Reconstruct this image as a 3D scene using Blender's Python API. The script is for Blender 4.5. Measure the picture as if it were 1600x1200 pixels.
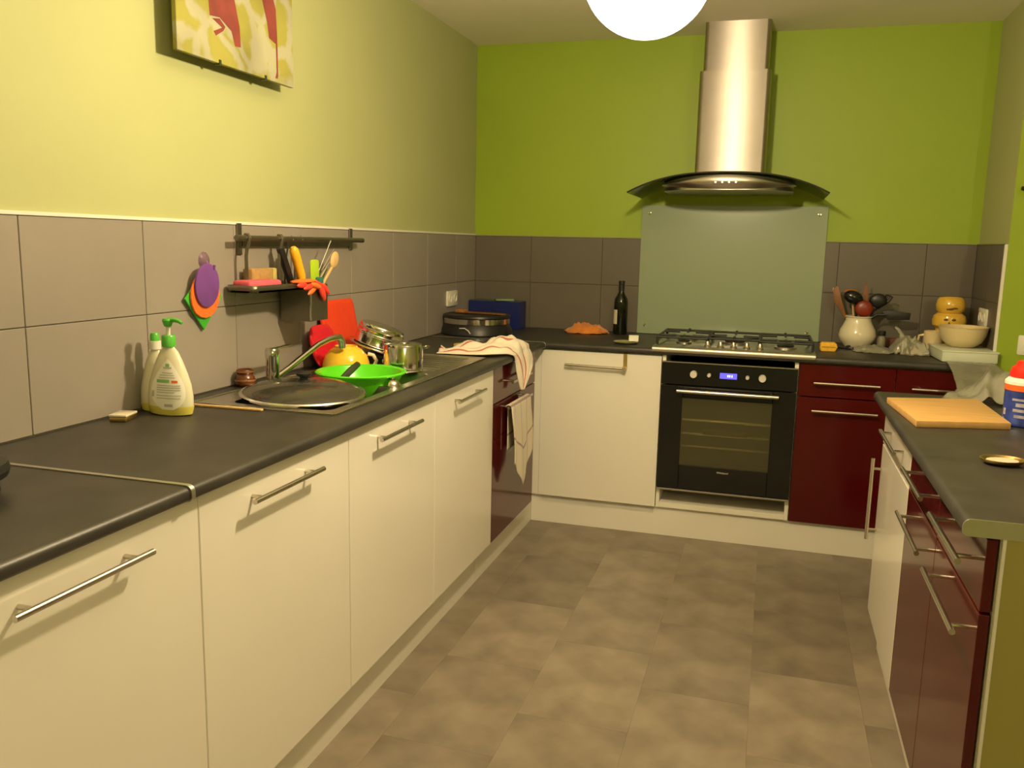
import bpy, bmesh, math, random
from mathutils import Vector, Matrix, noise
random.seed(7)
S = bpy.context.scene
for o in list(bpy.data.objects): bpy.data.objects.remove(o)
COL = S.collection
PI = math.pi
R = math.radians

# ------------------------------------------------------------------ camera
cam_d = bpy.data.cameras.new('camera'); cam = bpy.data.objects.new('camera', cam_d); COL.objects.link(cam)
cam_d.sensor_width = 36.0; cam_d.lens = 1335.07 / 1600 * 36.0; cam_d.clip_start = .05
cR = Vector((0.95673557, 0.29019606, 0.02105457)); cU = Vector((-0.06698879, 0.14927744, 0.98652357)); cF = Vector((-0.28314228, 0.94525261, -0.16225892))
M = Matrix.Identity(4)
for i in range(3):
    M[i][0] = cR[i]; M[i][1] = cU[i]; M[i][2] = -cF[i]
M[0][3], M[1][3], M[2][3] = 1.60602829, -4.47900836, 1.36068848
cam.matrix_world = M
S.camera = cam
# ------------------------------------------------------------------ world, exposure
w = bpy.data.worlds.new('world'); S.world = w; w.use_nodes = True
w.node_tree.nodes['Background'].inputs[0].default_value = (.02, .025, .04, 1)
w.node_tree.nodes['Background'].inputs[1].default_value = .3
S.view_settings.view_transform = 'Standard'; S.view_settings.look = 'None'
S.view_settings.gamma = 1; S.view_settings.use_curve_mapping = False
S.view_settings.exposure = 0.0
LAMP = (1.29, -2.42, 1.98)
LAMP_W = 96.0
FILL_LAMP = (3.0, -5.6, 2.08)  # assumed lamp out of view, added to brighten the peninsula end panel
FILL_LAMP_W = 62.0
LAMP_COL = (1.0, .79, .45)

# ------------------------------------------------------------------ materials
MATS = {}
def mat(name, col, rough=.5, metal=0., var=0., vscale=8., bump=0., bscale=60., spec=.5, coat=0., stretch=None, aniso=0., rnd=0., sheen=0., arot=0.):
    if name in MATS: return MATS[name]
    m = bpy.data.materials.new(name); m.use_nodes = True
    nt = m.node_tree; b = nt.nodes['Principled BSDF']
    b.inputs['Base Color'].default_value = (*col, 1); b.inputs['Roughness'].default_value = rough
    b.inputs['Metallic'].default_value = metal; b.inputs['Specular IOR Level'].default_value = spec
    b.inputs['Coat Weight'].default_value = coat; b.inputs['Coat Roughness'].default_value = .04
    b.inputs['Anisotropic'].default_value = aniso; b.inputs['Anisotropic Rotation'].default_value = arot; b.inputs['Sheen Weight'].default_value = sheen
    tc = nt.nodes.new('ShaderNodeTexCoord'); mp = nt.nodes.new('ShaderNodeMapping')
    nt.links.new(tc.outputs['Object'], mp.inputs[0])
    if stretch: mp.inputs['Scale'].default_value = stretch
    last = None
    if var:
        n = nt.nodes.new('ShaderNodeTexNoise'); n.inputs['Scale'].default_value = vscale; n.inputs['Detail'].default_value = 6
        nt.links.new(mp.outputs[0], n.inputs['Vector'])
        r = nt.nodes.new('ShaderNodeMapRange'); r.inputs['From Min'].default_value = .25; r.inputs['From Max'].default_value = .75
        r.inputs['To Min'].default_value = 1 - var; r.inputs['To Max'].default_value = 1 + var
        nt.links.new(n.outputs['Fac'], r.inputs['Value']); last = r.outputs[0]
    if rnd:
        oi = nt.nodes.new('ShaderNodeObjectInfo'); r = nt.nodes.new('ShaderNodeMapRange')
        r.inputs['To Min'].default_value = 1 - rnd; r.inputs['To Max'].default_value = 1 + rnd
        nt.links.new(oi.outputs['Random'], r.inputs['Value'])
        if last:
            mu = nt.nodes.new('ShaderNodeMath'); mu.operation = 'MULTIPLY'
            nt.links.new(last, mu.inputs[0]); nt.links.new(r.outputs[0], mu.inputs[1]); last = mu.outputs[0]
        else: last = r.outputs[0]
    if last:
        v = nt.nodes.new('ShaderNodeVectorMath'); v.operation = 'SCALE'; v.inputs[0].default_value = col
        nt.links.new(last, v.inputs['Scale']); nt.links.new(v.outputs[0], b.inputs['Base Color'])
    if bump:
        n = nt.nodes.new('ShaderNodeTexNoise'); n.inputs['Scale'].default_value = bscale; n.inputs['Detail'].default_value = 3
        nt.links.new(mp.outputs[0], n.inputs['Vector'])
        bp = nt.nodes.new('ShaderNodeBump'); bp.inputs['Strength'].default_value = bump; bp.inputs['Distance'].default_value = .002
        nt.links.new(n.outputs['Fac'], bp.inputs['Height']); nt.links.new(bp.outputs[0], b.inputs['Normal'])
    MATS[name] = m
    return m
def clear(name, tint, body=None, fac=.2, rough=.03):
    """clear or tinted sheet: transparent + a little diffuse body + fresnel gloss"""
    if name in MATS: return MATS[name]
    m = bpy.data.materials.new(name); m.use_nodes = True; nt = m.node_tree
    for n in list(nt.nodes): nt.nodes.remove(n)
    out = nt.nodes.new('ShaderNodeOutputMaterial'); t = nt.nodes.new('ShaderNodeBsdfTransparent'); t.inputs[0].default_value = (*tint, 1)
    g = nt.nodes.new('ShaderNodeBsdfGlossy'); g.inputs['Roughness'].default_value = rough
    d = nt.nodes.new('ShaderNodeBsdfDiffuse'); d.inputs[0].default_value = (*(body or tint), 1)
    a = nt.nodes.new('ShaderNodeMixShader'); a.inputs[0].default_value = fac
    nt.links.new(t.outputs[0], a.inputs[1]); nt.links.new(d.outputs[0], a.inputs[2])
    lw = nt.nodes.new('ShaderNodeFresnel'); lw.inputs[0].default_value = 1.45
    c = nt.nodes.new('ShaderNodeMixShader'); nt.links.new(lw.outputs[0], c.inputs[0]); nt.links.new(a.outputs[0], c.inputs[1]); nt.links.new(g.outputs[0], c.inputs[2])
    nt.links.new(c.outputs[0], out.inputs[0]); MATS[name] = m; return m
def emit(name, col, s):
    m = bpy.data.materials.new(name); m.use_nodes = True; b = m.node_tree.nodes['Principled BSDF']
    b.inputs['Base Color'].default_value = (*col, 1); b.inputs['Emission Color'].default_value = (*col, 1); b.inputs['Emission Strength'].default_value = s
    MATS[name] = m; return m

WHITE = mat('cream_gloss', (.77, .735, .665), .22, var=.02, vscale=3, coat=.25)
CARC = mat('white_melamine', (.76, .73, .64), .5, var=.02, vscale=5)
RED = mat('dark_red_gloss', (.072, .003, .004), .12, var=.04, vscale=3, spec=.42)
STEEL = mat('brushed_steel', (.56, .53, .49), .28, 1., var=.06, vscale=30, stretch=(1, 1, 12), bump=.04, bscale=90)
CHIM = mat('brushed_chimney_steel', (.50, .45, .42), .42, 1., var=.04, vscale=20, aniso=.85, arot=.25)
CHROME = mat('polished_steel', (.66, .64, .60), .12, 1., var=.05, vscale=12)
HSTEEL = mat('handle_steel', (.62, .57, .50), .27, 1., var=.04, vscale=40)
ALU = mat('aluminium_strip', (.62, .60, .54), .35, 1., var=.05, vscale=30)
WORK = mat('charcoal_laminate', (.034, .031, .027), .42, var=.35, vscale=9, bump=.12, bscale=160)
TILE = mat('grey_wall_tile', (.275, .243, .215), .42, var=.05, vscale=5, rnd=.04, bump=.03, bscale=40, spec=.75)
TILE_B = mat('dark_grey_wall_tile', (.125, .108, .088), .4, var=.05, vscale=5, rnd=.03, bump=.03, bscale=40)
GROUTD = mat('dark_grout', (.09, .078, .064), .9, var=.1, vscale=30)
EDGE_B = mat('olive_edge_strip', (.30, .31, .12), .5, var=.05, vscale=20)
GROUT = mat('grout', (.16, .14, .12), .9, var=.1, vscale=30)
PAINT_L = mat('pale_lime_paint', (.405, .425, .20), .6, spec=.4, var=.03, vscale=2.5, bump=.08, bscale=220)
PAINT_B = mat('lime_paint', (.285, .395, .020), .5, var=.03, vscale=2.5, bump=.08, bscale=220)
CEIL = mat('ceiling_paint', (.86, .80, .70), .8, var=.03, vscale=2)
TRIMW = mat('white_trim', (.72, .69, .62), .35, var=.02, vscale=9)
FLOOR = mat('grey_vinyl', (.215, .178, .135), .36, var=.34, vscale=6.5, rnd=.15, bump=.08, bscale=120)
FLOORB = mat('vinyl_seam', (.17, .145, .11), .5, var=.1, vscale=20)
BLACK = mat('black_enamel', (.008, .008, .009), .18, var=.2, vscale=20)
BPLAST = mat('black_plastic', (.012, .012, .013), .4, var=.2, vscale=20, bump=.05)
IRON = mat('cast_iron', (.013, .014, .012), .55, var=.3, vscale=40, bump=.2, bscale=200)
DARK = mat('dark_gap', (.01, .009, .008), .8, var=.2, vscale=10)
SPLASH = mat('pale_green_glass', (.285, .345, .235), .28, var=.015, vscale=2, coat=.15)
WOODL = mat('bamboo', (.56, .33, .12), .42, var=.16, vscale=7, stretch=(1, 9, 1), bump=.05)
WOODP = mat('pale_wood', (.60, .40, .18), .55, var=.12, vscale=12, stretch=(6, 6, 1))
WOODD = mat('brown_wood', (.20, .075, .02), .5, var=.25, vscale=14, stretch=(6, 6, 1))
CERC = mat('cream_ceramic', (.72, .66, .50), .16, var=.03, vscale=10, coat=.3)
CERB = mat('beige_ceramic', (.66, .54, .31), .22, var=.05, vscale=9, coat=.2)
YCER = mat('yellow_ceramic', (.70, .43, .055), .2, var=.08, vscale=12, coat=.3)
YBOWL = mat('yellow_glaze', (.80, .50, .035), .16, var=.04, vscale=6, coat=.3)
GREENP = mat('bright_green_plastic', (.10, .60, .012), .28, var=.04, vscale=6)
LIMEP = mat('lime_plastic', (.42, .62, .03), .35, var=.05, vscale=10)
CAPG = mat('green_cap', (.10, .46, .05), .32, var=.05, vscale=20)
WPLAST = mat('white_plastic', (.76, .74, .66), .35, var=.03, vscale=20)
PURPLE = mat('purple_silicone', (.17, .055, .28), .5, var=.08, vscale=20, bump=.15, bscale=150)
ORANGE = mat('orange_silicone', (.85, .17, .03), .45, var=.06, vscale=20)
GREENS = mat('green_silicone', (.055, .42, .035), .5, var=.06, vscale=20)
CRIM = mat('crimson_plastic', (.62, .012, .03), .35, var=.06, vscale=12)
ORED = mat('orange_red_plastic', (.72, .05, .015), .38, var=.06, vscale=30, bump=.1, bscale=200)
PINK = mat('pink_sponge', (.62, .10, .14), .85, var=.15, vscale=50, bump=.5, bscale=160)
SPONGE = mat('brown_sponge', (.36, .22, .075), .9, var=.2, vscale=50, bump=.5, bscale=160)
YELLOW = mat('yellow_plastic', (.80, .43, .02), .35, var=.05, vscale=20)
ORCLOTH = mat('orange_cloth', (.62, .20, .03), .9, var=.15, vscale=25, bump=.4, bscale=180, sheen=.3)
BLUE = mat('dark_blue_card', (.008, .016, .13), .4, var=.1, vscale=10)
BRASS = mat('brass', (.62, .45, .18), .3, 1., var=.08, vscale=30)
GLASSB = mat('dark_bottle_glass', (.006, .008, .004), .08, var=.1, vscale=10)
PAPER = mat('paper_label', (.62, .58, .48), .7, var=.06, vscale=30)
BROWNG = mat('brown_glaze', (.10, .03, .008), .25, var=.5, vscale=30)
PAPERW = mat('white_card', (.86, .84, .76), .6, var=.03, vscale=20)
FOAM = mat('pale_tray_plastic', (.60, .64, .52), .4, var=.05, vscale=14)
INK = mat('grey_print', (.42, .42, .38), .7, var=.1, vscale=60)
GINK = mat('green_print', (.22, .48, .16), .6, var=.1, vscale=60)
REDP = mat('red_plastic', (.75, .02, .012), .3, var=.05, vscale=15)
BLUEP = mat('blue_printed_tin', (.018, .035, .20), .3, var=.5, vscale=40)
ORP = mat('orange_band', (.72, .12, .02), .35, var=.05, vscale=20)
DGREEN = mat('dark_green_handle', (.025, .035, .012), .5, var=.2, vscale=20)
LENSW = mat('grey_knob', (.62, .58, .52), .35, var=.05, vscale=30)
SOAP = clear('soap_bottle_plastic', (.94, .92, .74), (.90, .87, .66), .72, .25)
SOAPL = mat('yellow_soap', (.62, .55, .10), .35, var=.04, vscale=10)
HOODG = clear('smoked_hood_glass', (.55, .62, .50), (.3, .34, .26), .10)
LIDG = clear('lid_glass', (.72, .70, .62), (.3, .28, .22), .12)
OVENG = clear('oven_window_glass', (.62, .60, .46), (.16, .15, .085), .32)  # diffuse body lightened to stand in for the room's reflection
FILM2 = clear('clear_plastic_bag', (.95, .95, .90), (.80, .78, .62), .30, .14)
SCREEN = emit('oven_display_blue', (.10, .09, .85), 1.2)
SCREENW = emit('oven_display_digits', (.7, .7, 1.), 1.6)

# ------------------------------------------------------------------ mesh helpers
class B:
    def __init__(s): s.m = bmesh.new()
    def box(s, x0, x1, y0, y1, z0, z1, bev=0., seg=2, rot=None):
        g = bmesh.ops.create_cube(s.m, size=1.)['verts']
        for v in g:
            v.co = Vector(((x0 + x1) / 2 + v.co.x * (x1 - x0), (y0 + y1) / 2 + v.co.y * (y1 - y0), (z0 + z1) / 2 + v.co.z * (z1 - z0)))
        if rot: bmesh.ops.rotate(s.m, verts=g, cent=Vector(rot[0]), matrix=rot[1])
        if bev:
            es = list({e for v in g for e in v.link_edges})
            bmesh.ops.bevel(s.m, geom=es, offset=bev, segments=seg, affect='EDGES', profile=.5)
        return s
    def cyl(s, p0, p1, r0, r1=None, n=16, cap=True):
        p0, p1 = Vector(p0), Vector(p1); r1 = r0 if r1 is None else r1
        ax = (p1 - p0).normalized(); q = Vector((0, 0, 1)).rotation_difference(ax)
        a = [s.m.verts.new(p0 + q @ Vector((r0 * math.cos(2 * PI * i / n), r0 * math.sin(2 * PI * i / n), 0))) for i in range(n)]
        b = [s.m.verts.new(p1 + q @ Vector((r1 * math.cos(2 * PI * i / n), r1 * math.sin(2 * PI * i / n), 0))) for i in range(n)]
        for i in range(n): s.m.faces.new((a[i], a[(i + 1) % n], b[(i + 1) % n], b[i]))
        if cap: s.m.faces.new(a[::-1]); s.m.faces.new(b)
        return s
    def lathe(s, prof, n=32, c=(0, 0, 0), sx=1., sy=1.):
        rings = []
        for r, z in prof:
            if r < 1e-5: rings.append([s.m.verts.new((c[0], c[1], c[2] + z))])
            else: rings.append([s.m.verts.new((c[0] + sx * r * math.cos(2 * PI * i / n), c[1] + sy * r * math.sin(2 * PI * i / n), c[2] + z)) for i in range(n)])
        for a, b in zip(rings, rings[1:]):
            for i in range(n):
                j = (i + 1) % n
                if len(a) == 1 and len(b) == 1: continue
                if len(a) == 1: s.m.faces.new((a[0], b[j], b[i]))
                elif len(b) == 1: s.m.faces.new((a[i], a[j], b[0]))
                else: s.m.faces.new((a[i], a[j], b[j], b[i]))
        return s
    def tube(s, path, r, n=10, cap=True):
        P = [Vector(p) for p in path]; rs = r if isinstance(r, (list, tuple)) else [r] * len(P)
        rings = []; up = None
        for i, p in enumerate(P):
            t = (P[min(i + 1, len(P) - 1)] - P[max(i - 1, 0)]).normalized()
            if up is None: up = t.orthogonal().normalized()
            else: up = (up - t * up.dot(t)).normalized()
            sd = t.cross(up)
            rings.append([s.m.verts.new(p + rs[i] * (up * math.cos(2 * PI * k / n) + sd * math.sin(2 * PI * k / n))) for k in range(n)])
        for a, b in zip(rings, rings[1:]):
            for k in range(n): s.m.faces.new((a[k], a[(k + 1) % n], b[(k + 1) % n], b[k]))
        if cap: s.m.faces.new(rings[0][::-1]); s.m.faces.new(rings[-1])
        return s
    def prism(s, poly, axis, a, b, bev=0.):
        """poly: 2D points; axis 'x': (y,z) extruded in x, 'y': (x,z), 'z': (x,y)"""
        def P(u, v, t): return {'x': (t, u, v), 'y': (u, t, v), 'z': (u, v, t)}[axis]
        A = [s.m.verts.new(P(u, v, a)) for u, v in poly]; C = [s.m.verts.new(P(u, v, b)) for u, v in poly]
        n = len(poly); fs = []
        for i in range(n): fs.append(s.m.faces.new((A[i], A[(i + 1) % n], C[(i + 1) % n], C[i])))
        fa = s.m.faces.new(A[::-1]); fb = s.m.faces.new(C)
        if bev: bmesh.ops.bevel(s.m, geom=list(set(fa.edges) | set(fb.edges)), offset=bev, segments=2, affect='EDGES', profile=.5)
        return s
    def ball(s, c, r, sc=(1, 1, 1), n=20, rot=None):
        g = bmesh.ops.create_uvsphere(s.m, u_segments=n, v_segments=max(8, n // 2), radius=r)['verts']
        for v in g:
            v.co = Vector((v.co.x * sc[0], v.co.y * sc[1], v.co.z * sc[2]))
            if rot: v.co = rot @ v.co
            v.co += Vector(c)
        return s
    def grid(s, f, nu, nv):
        V = [[s.m.verts.new(f(i / nu, j / nv)) for j in range(nv + 1)] for i in range(nu + 1)]
        for i in range(nu):
            for j in range(nv): s.m.faces.new((V[i][j], V[i + 1][j], V[i + 1][j + 1], V[i][j + 1]))
        return s
    def build(s, name, m, parent=None, smooth=35, loc=None, rot=None):
        bmesh.ops.recalc_face_normals(s.m, faces=s.m.faces[:])
        me = bpy.data.meshes.new(name); s.m.to_mesh(me); s.m.free()
        me.materials.append(m)
        if smooth:
            for p in me.polygons: p.use_smooth = True
            me.set_sharp_from_angle(angle=R(smooth))
        o = bpy.data.objects.new(name, me); COL.objects.link(o)
        if parent: o.parent = parent
        if loc: o.location = loc
        if rot: o.rotation_euler = rot
        return o
def tag(o, label, cat, group=None):
    o['label'] = label; o['category'] = cat
    if group: o['group'] = group
    return o
def thing(name, label, cat, loc=(0, 0, 0), rz=0., group=None):
    o = bpy.data.objects.new(name, None); COL.objects.link(o); o.empty_display_size = .05
    o.location = loc; o.rotation_euler = (0, 0, rz)
    return tag(o, label, cat, group)
def struct(o, label=None):
    o['kind'] = 'structure'
    if label: o['label'] = label
    return o
def rrect(w, h, r, n=5, cx=0, cy=0):
    pts = []
    for (sx, sy, a0) in ((1, 1, 0), (-1, 1, 90), (-1, -1, 180), (1, -1, 270)):
        for k in range(n + 1):
            a = R(a0 + 90 * k / n); pts.append((cx + sx * (w / 2 - r) + r * math.cos(a), cy + sy * (h / 2 - r) + r * math.sin(a)))
    return pts
def text_mesh(txt, size, m, parent, loc, rot, name='lettering'):
    c = bpy.data.curves.new(name, 'FONT'); c.body = txt; c.size = size; c.extrude = .0003; c.align_x = 'CENTER'; c.align_y = 'CENTER'; c.resolution_u = 2
    t = bpy.data.objects.new(name, c); COL.objects.link(t)
    bpy.context.view_layer.update()
    me = bpy.data.meshes.new_from_object(t.evaluated_get(bpy.context.evaluated_depsgraph_get()))
    bpy.data.objects.remove(t); me.materials.clear(); me.materials.append(m)
    o = bpy.data.objects.new(name, me); COL.objects.link(o); o.parent = parent; o.location = loc; o.rotation_euler = rot
    return o

# ------------------------------------------------------------------ the room
YB = .10; XR = 2.535; YF = -.44; XE = 4.7; YN = -6.6; H = 2.41; ZT = .90; ZU = .872
fl = struct(B().box(-.1, XE, YN, YB + .1, -.06, -.003).build('floor', FLOORB, smooth=0), 'grey stone-look vinyl floor laid in staggered rectangles')
cols = 15; tw = .325; tl = .495
seam = B().box(-tw / 2 + .0002, tw / 2 - .0002, -tl / 2 + .0002, tl / 2 - .0002, -.003, 0).m
tile_me = bpy.data.meshes.new('floor_tile'); seam.to_mesh(tile_me); seam.free(); tile_me.materials.append(FLOOR)
for ci in range(cols):
    x = .325 / 2 + ci * tw
    if x > XE - .1: continue
    for k in range(14):
        y = .0 - .2475 - k * tl + (0 if ci % 2 == 0 else .23)
        if y < YN + .3 or y > YB - .2: continue
        o = bpy.data.objects.new('floor_tile', tile_me); COL.objects.link(o); o.parent = fl; o.location = (x, y, 0)
struct(B().box(-.1, XE, YN, YB + .1, H, H + .08).build('ceiling', CEIL, smooth=0), 'pale cream ceiling')
wl = struct(B().box(-.12, 0, YN, YB + .12, 0, H).build('wall_left', PAINT_L, smooth=0), 'pale yellow-green painted wall on the left')
wb = struct(B().box(0, XR + .12, YB, YB + .12, 0, H).build('wall_back', PAINT_B, smooth=0), 'bright lime green painted wall behind the hob')
wr = struct(B().box(XR, XR + .12, YF, YB, 0, H).build('wall_right', PAINT_L, smooth=0), 'short pale return wall at the right end of the worktop')
wf = struct(B().box(XR + .0005, XE, YF - .004, YF + .10, 0, H).build('wall_right_face', PAINT_B, smooth=0), 'bright lime green wall at the right edge')
struct(B().box(XE, XE + .1, YN, YF + .1, 0, H).build('wall_far_right', PAINT_L, smooth=0))
struct(B().box(-.1, XE + .1, YN - .1, YN, 0, H).build('wall_behind', PAINT_B, smooth=0))
# tiles 0.39 x 0.25, 6 mm proud, with recessed joints
def tile_obj(parent, x0, x1, y0, y1, z0, z1, m=None):
    B().box(x0, x1, y0, y1, z0, z1, .0012, 1).build('tile', m or TILE, parent, smooth=0)
g = .0012; ROWS = [(.902, 1.151), (1.151, 1.40)]
seams = [-3.75, -3.355, -2.961, -2.568, -2.168, -1.79, -1.393, -1.0, -.607, -.214, YB - .006]
B().box(0, .003, -3.75, YB, .90, 1.40).build('grout_bed', GROUT, wl, smooth=0)
for z0, z1 in ROWS:
    for a, b in zip(seams, seams[1:]): tile_obj(wl, .0005, .007, a + g, b - g, z0 + g, z1 - g)
B().box(0, XR, YB - .003, YB, .90, 1.40).build('grout_bed', GROUTD, wb, smooth=0)
xs = [.007, .33, .726, 1.122, 1.518, 1.914, 2.31, XR - .007]
for z0, z1 in ROWS:
    for a, b in zip(xs, xs[1:]): tile_obj(wb, a + g * .6, b - g * .6, YB - .007, YB - .0005, z0 + g * .6, z1 - g * .6, TILE_B)
B().box(XR - .003, XR, YF + .01, YB - .007, .90, 1.40).build('grout_bed', GROUTD, wr, smooth=0)
for z0, z1 in ROWS:
    for a, b in zip([YF + .012, -.2, YB - .008], [-.2, YB - .008]): tile_obj(wr, XR - .007, XR - .0005, a + g * .6, b - g * .6, z0 + g * .6, z1 - g * .6, TILE_B)
struct(B().box(.0, .010, -3.75, YB - .007, 1.40, 1.409, .001, 1).build('trim_1', TRIMW, smooth=0), 'white edging strip above the left wall tiles')
struct(B().box(.010, XR, YB - .010, YB, 1.40, 1.406, .001, 1).build('trim_2', EDGE_B, smooth=0), 'thin pale edging strip above the back wall tiles')
struct(B().box(XR - .010, XR, YF, YB - .010, 1.40, 1.406, .001, 1).build('trim_3', EDGE_B, smooth=0), 'thin edging strip above the right return tiles')
struct(B().box(XR - .012, XR, YF - .001, YF + .011, .90, 1.40, .001, 1).build('trim_4', TRIMW, smooth=0), 'upright white edging strip at the end of the right tiles')

# ------------------------------------------------------------------ base units
HANDLES = {}
def handle(parent, x, z, L, vertical=False, off=.030, rad=.006):
    key = (round(L, 3), vertical, off)
    if key not in HANDLES:
        b = B(); d = L / 2 - .035
        if vertical:
            b.cyl((0, -off, -L / 2), (0, -off, L / 2), rad, n=14)
            for s in (-1, 1): b.cyl((0, .001, s * d), (0, -off, s * d), .0045, n=10)
        else:
            b.cyl((-L / 2, -off, 0), (L / 2, -off, 0), rad, n=14)
            for s in (-1, 1): b.cyl((s * d, .001, 0), (s * d, -off, 0), .0045, n=10)
        o = b.build('handle', HSTEEL, parent); HANDLES[key] = o.data
    else:
        o = bpy.data.objects.new('handle', HANDLES[key]); COL.objects.link(o); o.parent = parent
    o.location = (x, 0, z)
    o['label'] = 'round brushed steel bar handle'
    return o
def unit(label, w_, loc, rz, fronts, depth=.55, group=None, name='base_cabinet'):
    """origin on the floor at the centre of the front plane; local -Y is the front"""
    t = thing(name, label, 'cabinet', loc, rz, group)
    b = B(); h = w_ / 2
    b.box(-h + .001, -h + .017, .021, depth, .14, ZU - .004); b.box(h - .017, h - .001, .021, depth, .14, ZU - .004)
    b.box(-h + .017, h - .017, .021, depth, .14, .156); b.box(-h + .017, h - .017, depth - .008, depth, .156, ZU - .004)
    b.box(-h + .017, h - .017, .021, .10, ZU - .02, ZU - .004)
    b.build('carcass', CARC, t, smooth=0)
    for s in (-1, 1):
        for yy in (.09, depth - .06): B().cyl((s * (h - .06), yy, 0), (s * (h - .06), yy, .14), .018, n=12).build('leg', BPLAST, t)
    for kind, z0, z1, m, hs in fronts:
        f = B().box(-h + .0015, h - .0015, 0, .018, z0, z1, .0012, 1).build(kind, m, t, smooth=0)
        for hx, hz, L, vert in hs: handle(f, hx, hz, L, vert)
    return t
a = .571
def left_unit(label, y0, y1, fronts, name='base_cabinet'):
    return unit(label, y1 - y0, (a, (y0 + y1) / 2, 0), PI / 2, fronts, .555, None, name)
door = lambda m, L=.29, z=.815, x=0.: [('door', .142, ZU - .006, m, [(x, z, L, False)])]
left_unit('cream gloss cabinet door cut off by the left edge of the picture, nearest the camera', -3.745, -3.1253, door(WHITE))
left_unit('cream gloss cabinet under the worktop joint strip, left of the sink', -3.1253, -2.5059, door(WHITE, x=-.02))
left_unit('cream gloss cabinet directly below the sink bowl with the glass lid', -2.5059, -1.9024, door(WHITE, x=-.02))
left_unit('narrow-looking cream gloss cabinet beside the red drawers of the left run', -1.9024, -1.2816, door(WHITE, x=-.015))
left_unit('dark red glossy drawer unit in the left corner with a towel on its handle', -1.2816, -.652,
          [('drawer', .722, ZU - .006, RED, [(0, .79, .29, False)]), ('drawer', .142, .717, RED, [(-.02, .690, .36, False)])], 'drawer_cabinet')
b_ = .534
# dishwasher front and the hook rail hanging over it
t = thing('dishwasher', 'integrated dishwasher with a cream gloss front left of the oven', 'dishwasher', (.857, -b_, 0))
B().box(-.284, .284, .021, .55, .10, ZU - .006, .003, 1).build('body', CARC, t, smooth=0)
B().box(-.2865, .2865, 0, .018, .142, ZU - .010, .0012, 1).build('door', WHITE, t, smooth=0)
t = thing('towel_rail', 'brass-toned towel rail hooked over the top of the dishwasher door', 'towel rail', (.838, -b_, .80))
B().cyl((-.145, -.032, 0), (.145, -.032, -.004), .0065, n=14).build('bar', HSTEEL, t)
B().box(.128, .146, -.004, -.001, -.012, .066, .0008, 1).box(.128, .146, -.004, .016, .0625, .066).box(.128, .146, -.034, -.003, -.010, .004, .001, 1).build('hook_strap', BRASS, t)
B().cyl((-.118, -.032, 0), (-.118, 0, 0), .005, n=10).build('stand_off', HSTEEL, t)
B().cyl((.137, -.042, -.004), (.137, -.030, -.004), .009, n=14).build('end_knob', HSTEEL, t)
dr = lambda L=.27: [('drawer', .722, ZU - .006, RED, [(0, .786, L, False)]), ('drawer', .142, .717, RED, [(0, .662, L, False)])]
unit('dark red glossy drawer unit immediately right of the oven', .396, (1.945, -b_, 0), 0, dr(), .55, None, 'drawer_cabinet')
unit('dark red glossy drawer unit at the far right end of the back run, half hidden', .392, (2.339, -b_, 0), 0, dr(), .55, None, 'drawer_cabinet')
# oven housing
t = thing('oven_housing', 'white cabinet frame around the oven with an open slot below', 'cabinet', (1.446, -b_, 0))
for x0, x1 in ((-.299, -.283), (.283, .299)): B().box(x0, x1, .004, .55, .142, ZU - .004).build('side_panel', CARC, t, smooth=0)
B().box(-.283, .283, .004, .55, .142, .166, .001, 1).build('bottom_panel', CARC, t, smooth=0)
B().box(-.283, .283, .02, .55, .226, .240, .001, 1).build('shelf', CARC, t, smooth=0)
B().box(-.283, .283, .54, .55, .166, ZU - .004).build('back_panel', DARK, t, smooth=0)
# oven
t = thing('built_in_oven', 'black glass built-in oven with four round knobs and a blue clock', 'oven', (1.446, -b_, .24))
B().box(-.278, .278, .03, .50, .004, .585).box(-.281, .281, .005, .03, .592, .600).build('body', DARK, t, smooth=0)
B().box(-.297, .297, -.018, .003, .498, .598, .002, 1).build('control_panel', BLACK, t)
B().box(-.297, .297, -.020, .003, .5985, .604, .001, 1).build('top_trim', STEEL, t)
B().box(-.297, .297, -.020, .003, -.004, .004, .001, 1).build('bottom_trim', STEEL, t)
d = thing('door', '', '')
for k in ('label', 'category'): del d[k]
d.parent = t
b = B()
b.box(-.297, -.198, -.018, .003, .006, .494, .002, 1).box(.198, .297, -.018, .003, .006, .494, .002, 1)
b.box(-.198, .198, -.018, .003, .006, .122, .002, 1).box(-.198, .198, -.018, .003, .438, .494, .002, 1)
b.build('door_frame', BLACK, d, smooth=0)
B().box(-.198, .198, -.017, -.012, .122, .438).build('window_pane', OVENG, d, smooth=0)
b = B(); b.cyl((-.222, -.055, .474), (.222, -.055, .474), .0085, n=16)
for s in (-1, 1): b.cyl((s * .19, -.055, .474), (s * .19, -.016, .474), .006, n=10)
b.build('handle', HSTEEL, d)
b = B().box(-.20, .20, .004, .028, .118, .130).box(-.20, .20, .004, .028, .43, .442).box(-.212, -.20, .004, .028, .118, .442).box(.20, .212, .004, .028, .118, .442)
b.build('inner_frame', mat('oven_cavity', (.17, .16, .10), .5, var=.2, vscale=9), t, smooth=0)  # cavity colour raised in place of room reflections in the pane
B().box(-.20, .20, .0285, .0295, .118, .442).build('cavity', MATS['oven_cavity'], t, smooth=0)
for z in (.205, .265, .33):
    b = B()
    for k in range(3): b.cyl((-.195, .010 + k * .006, z + k * .002), (.195, .010 + k * .006, z + k * .002), .0016, n=8)
    b.build('rack', HSTEEL, t)
B().box(-.10, .10, .006, .026, .268, .292, .006, 2).build('baking_dish', mat('olive_dish', (.42, .34, .05), .4, var=.1, vscale=20), t)
for x, r in ((-.153, .0165), (-.084, .0085), (.084, .0085), (.148, .0165)):
    B().cyl((x, -.018, .551), (x, -.040, .551), r, r * .92, n=24).build('knob', LENSW, t)
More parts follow.
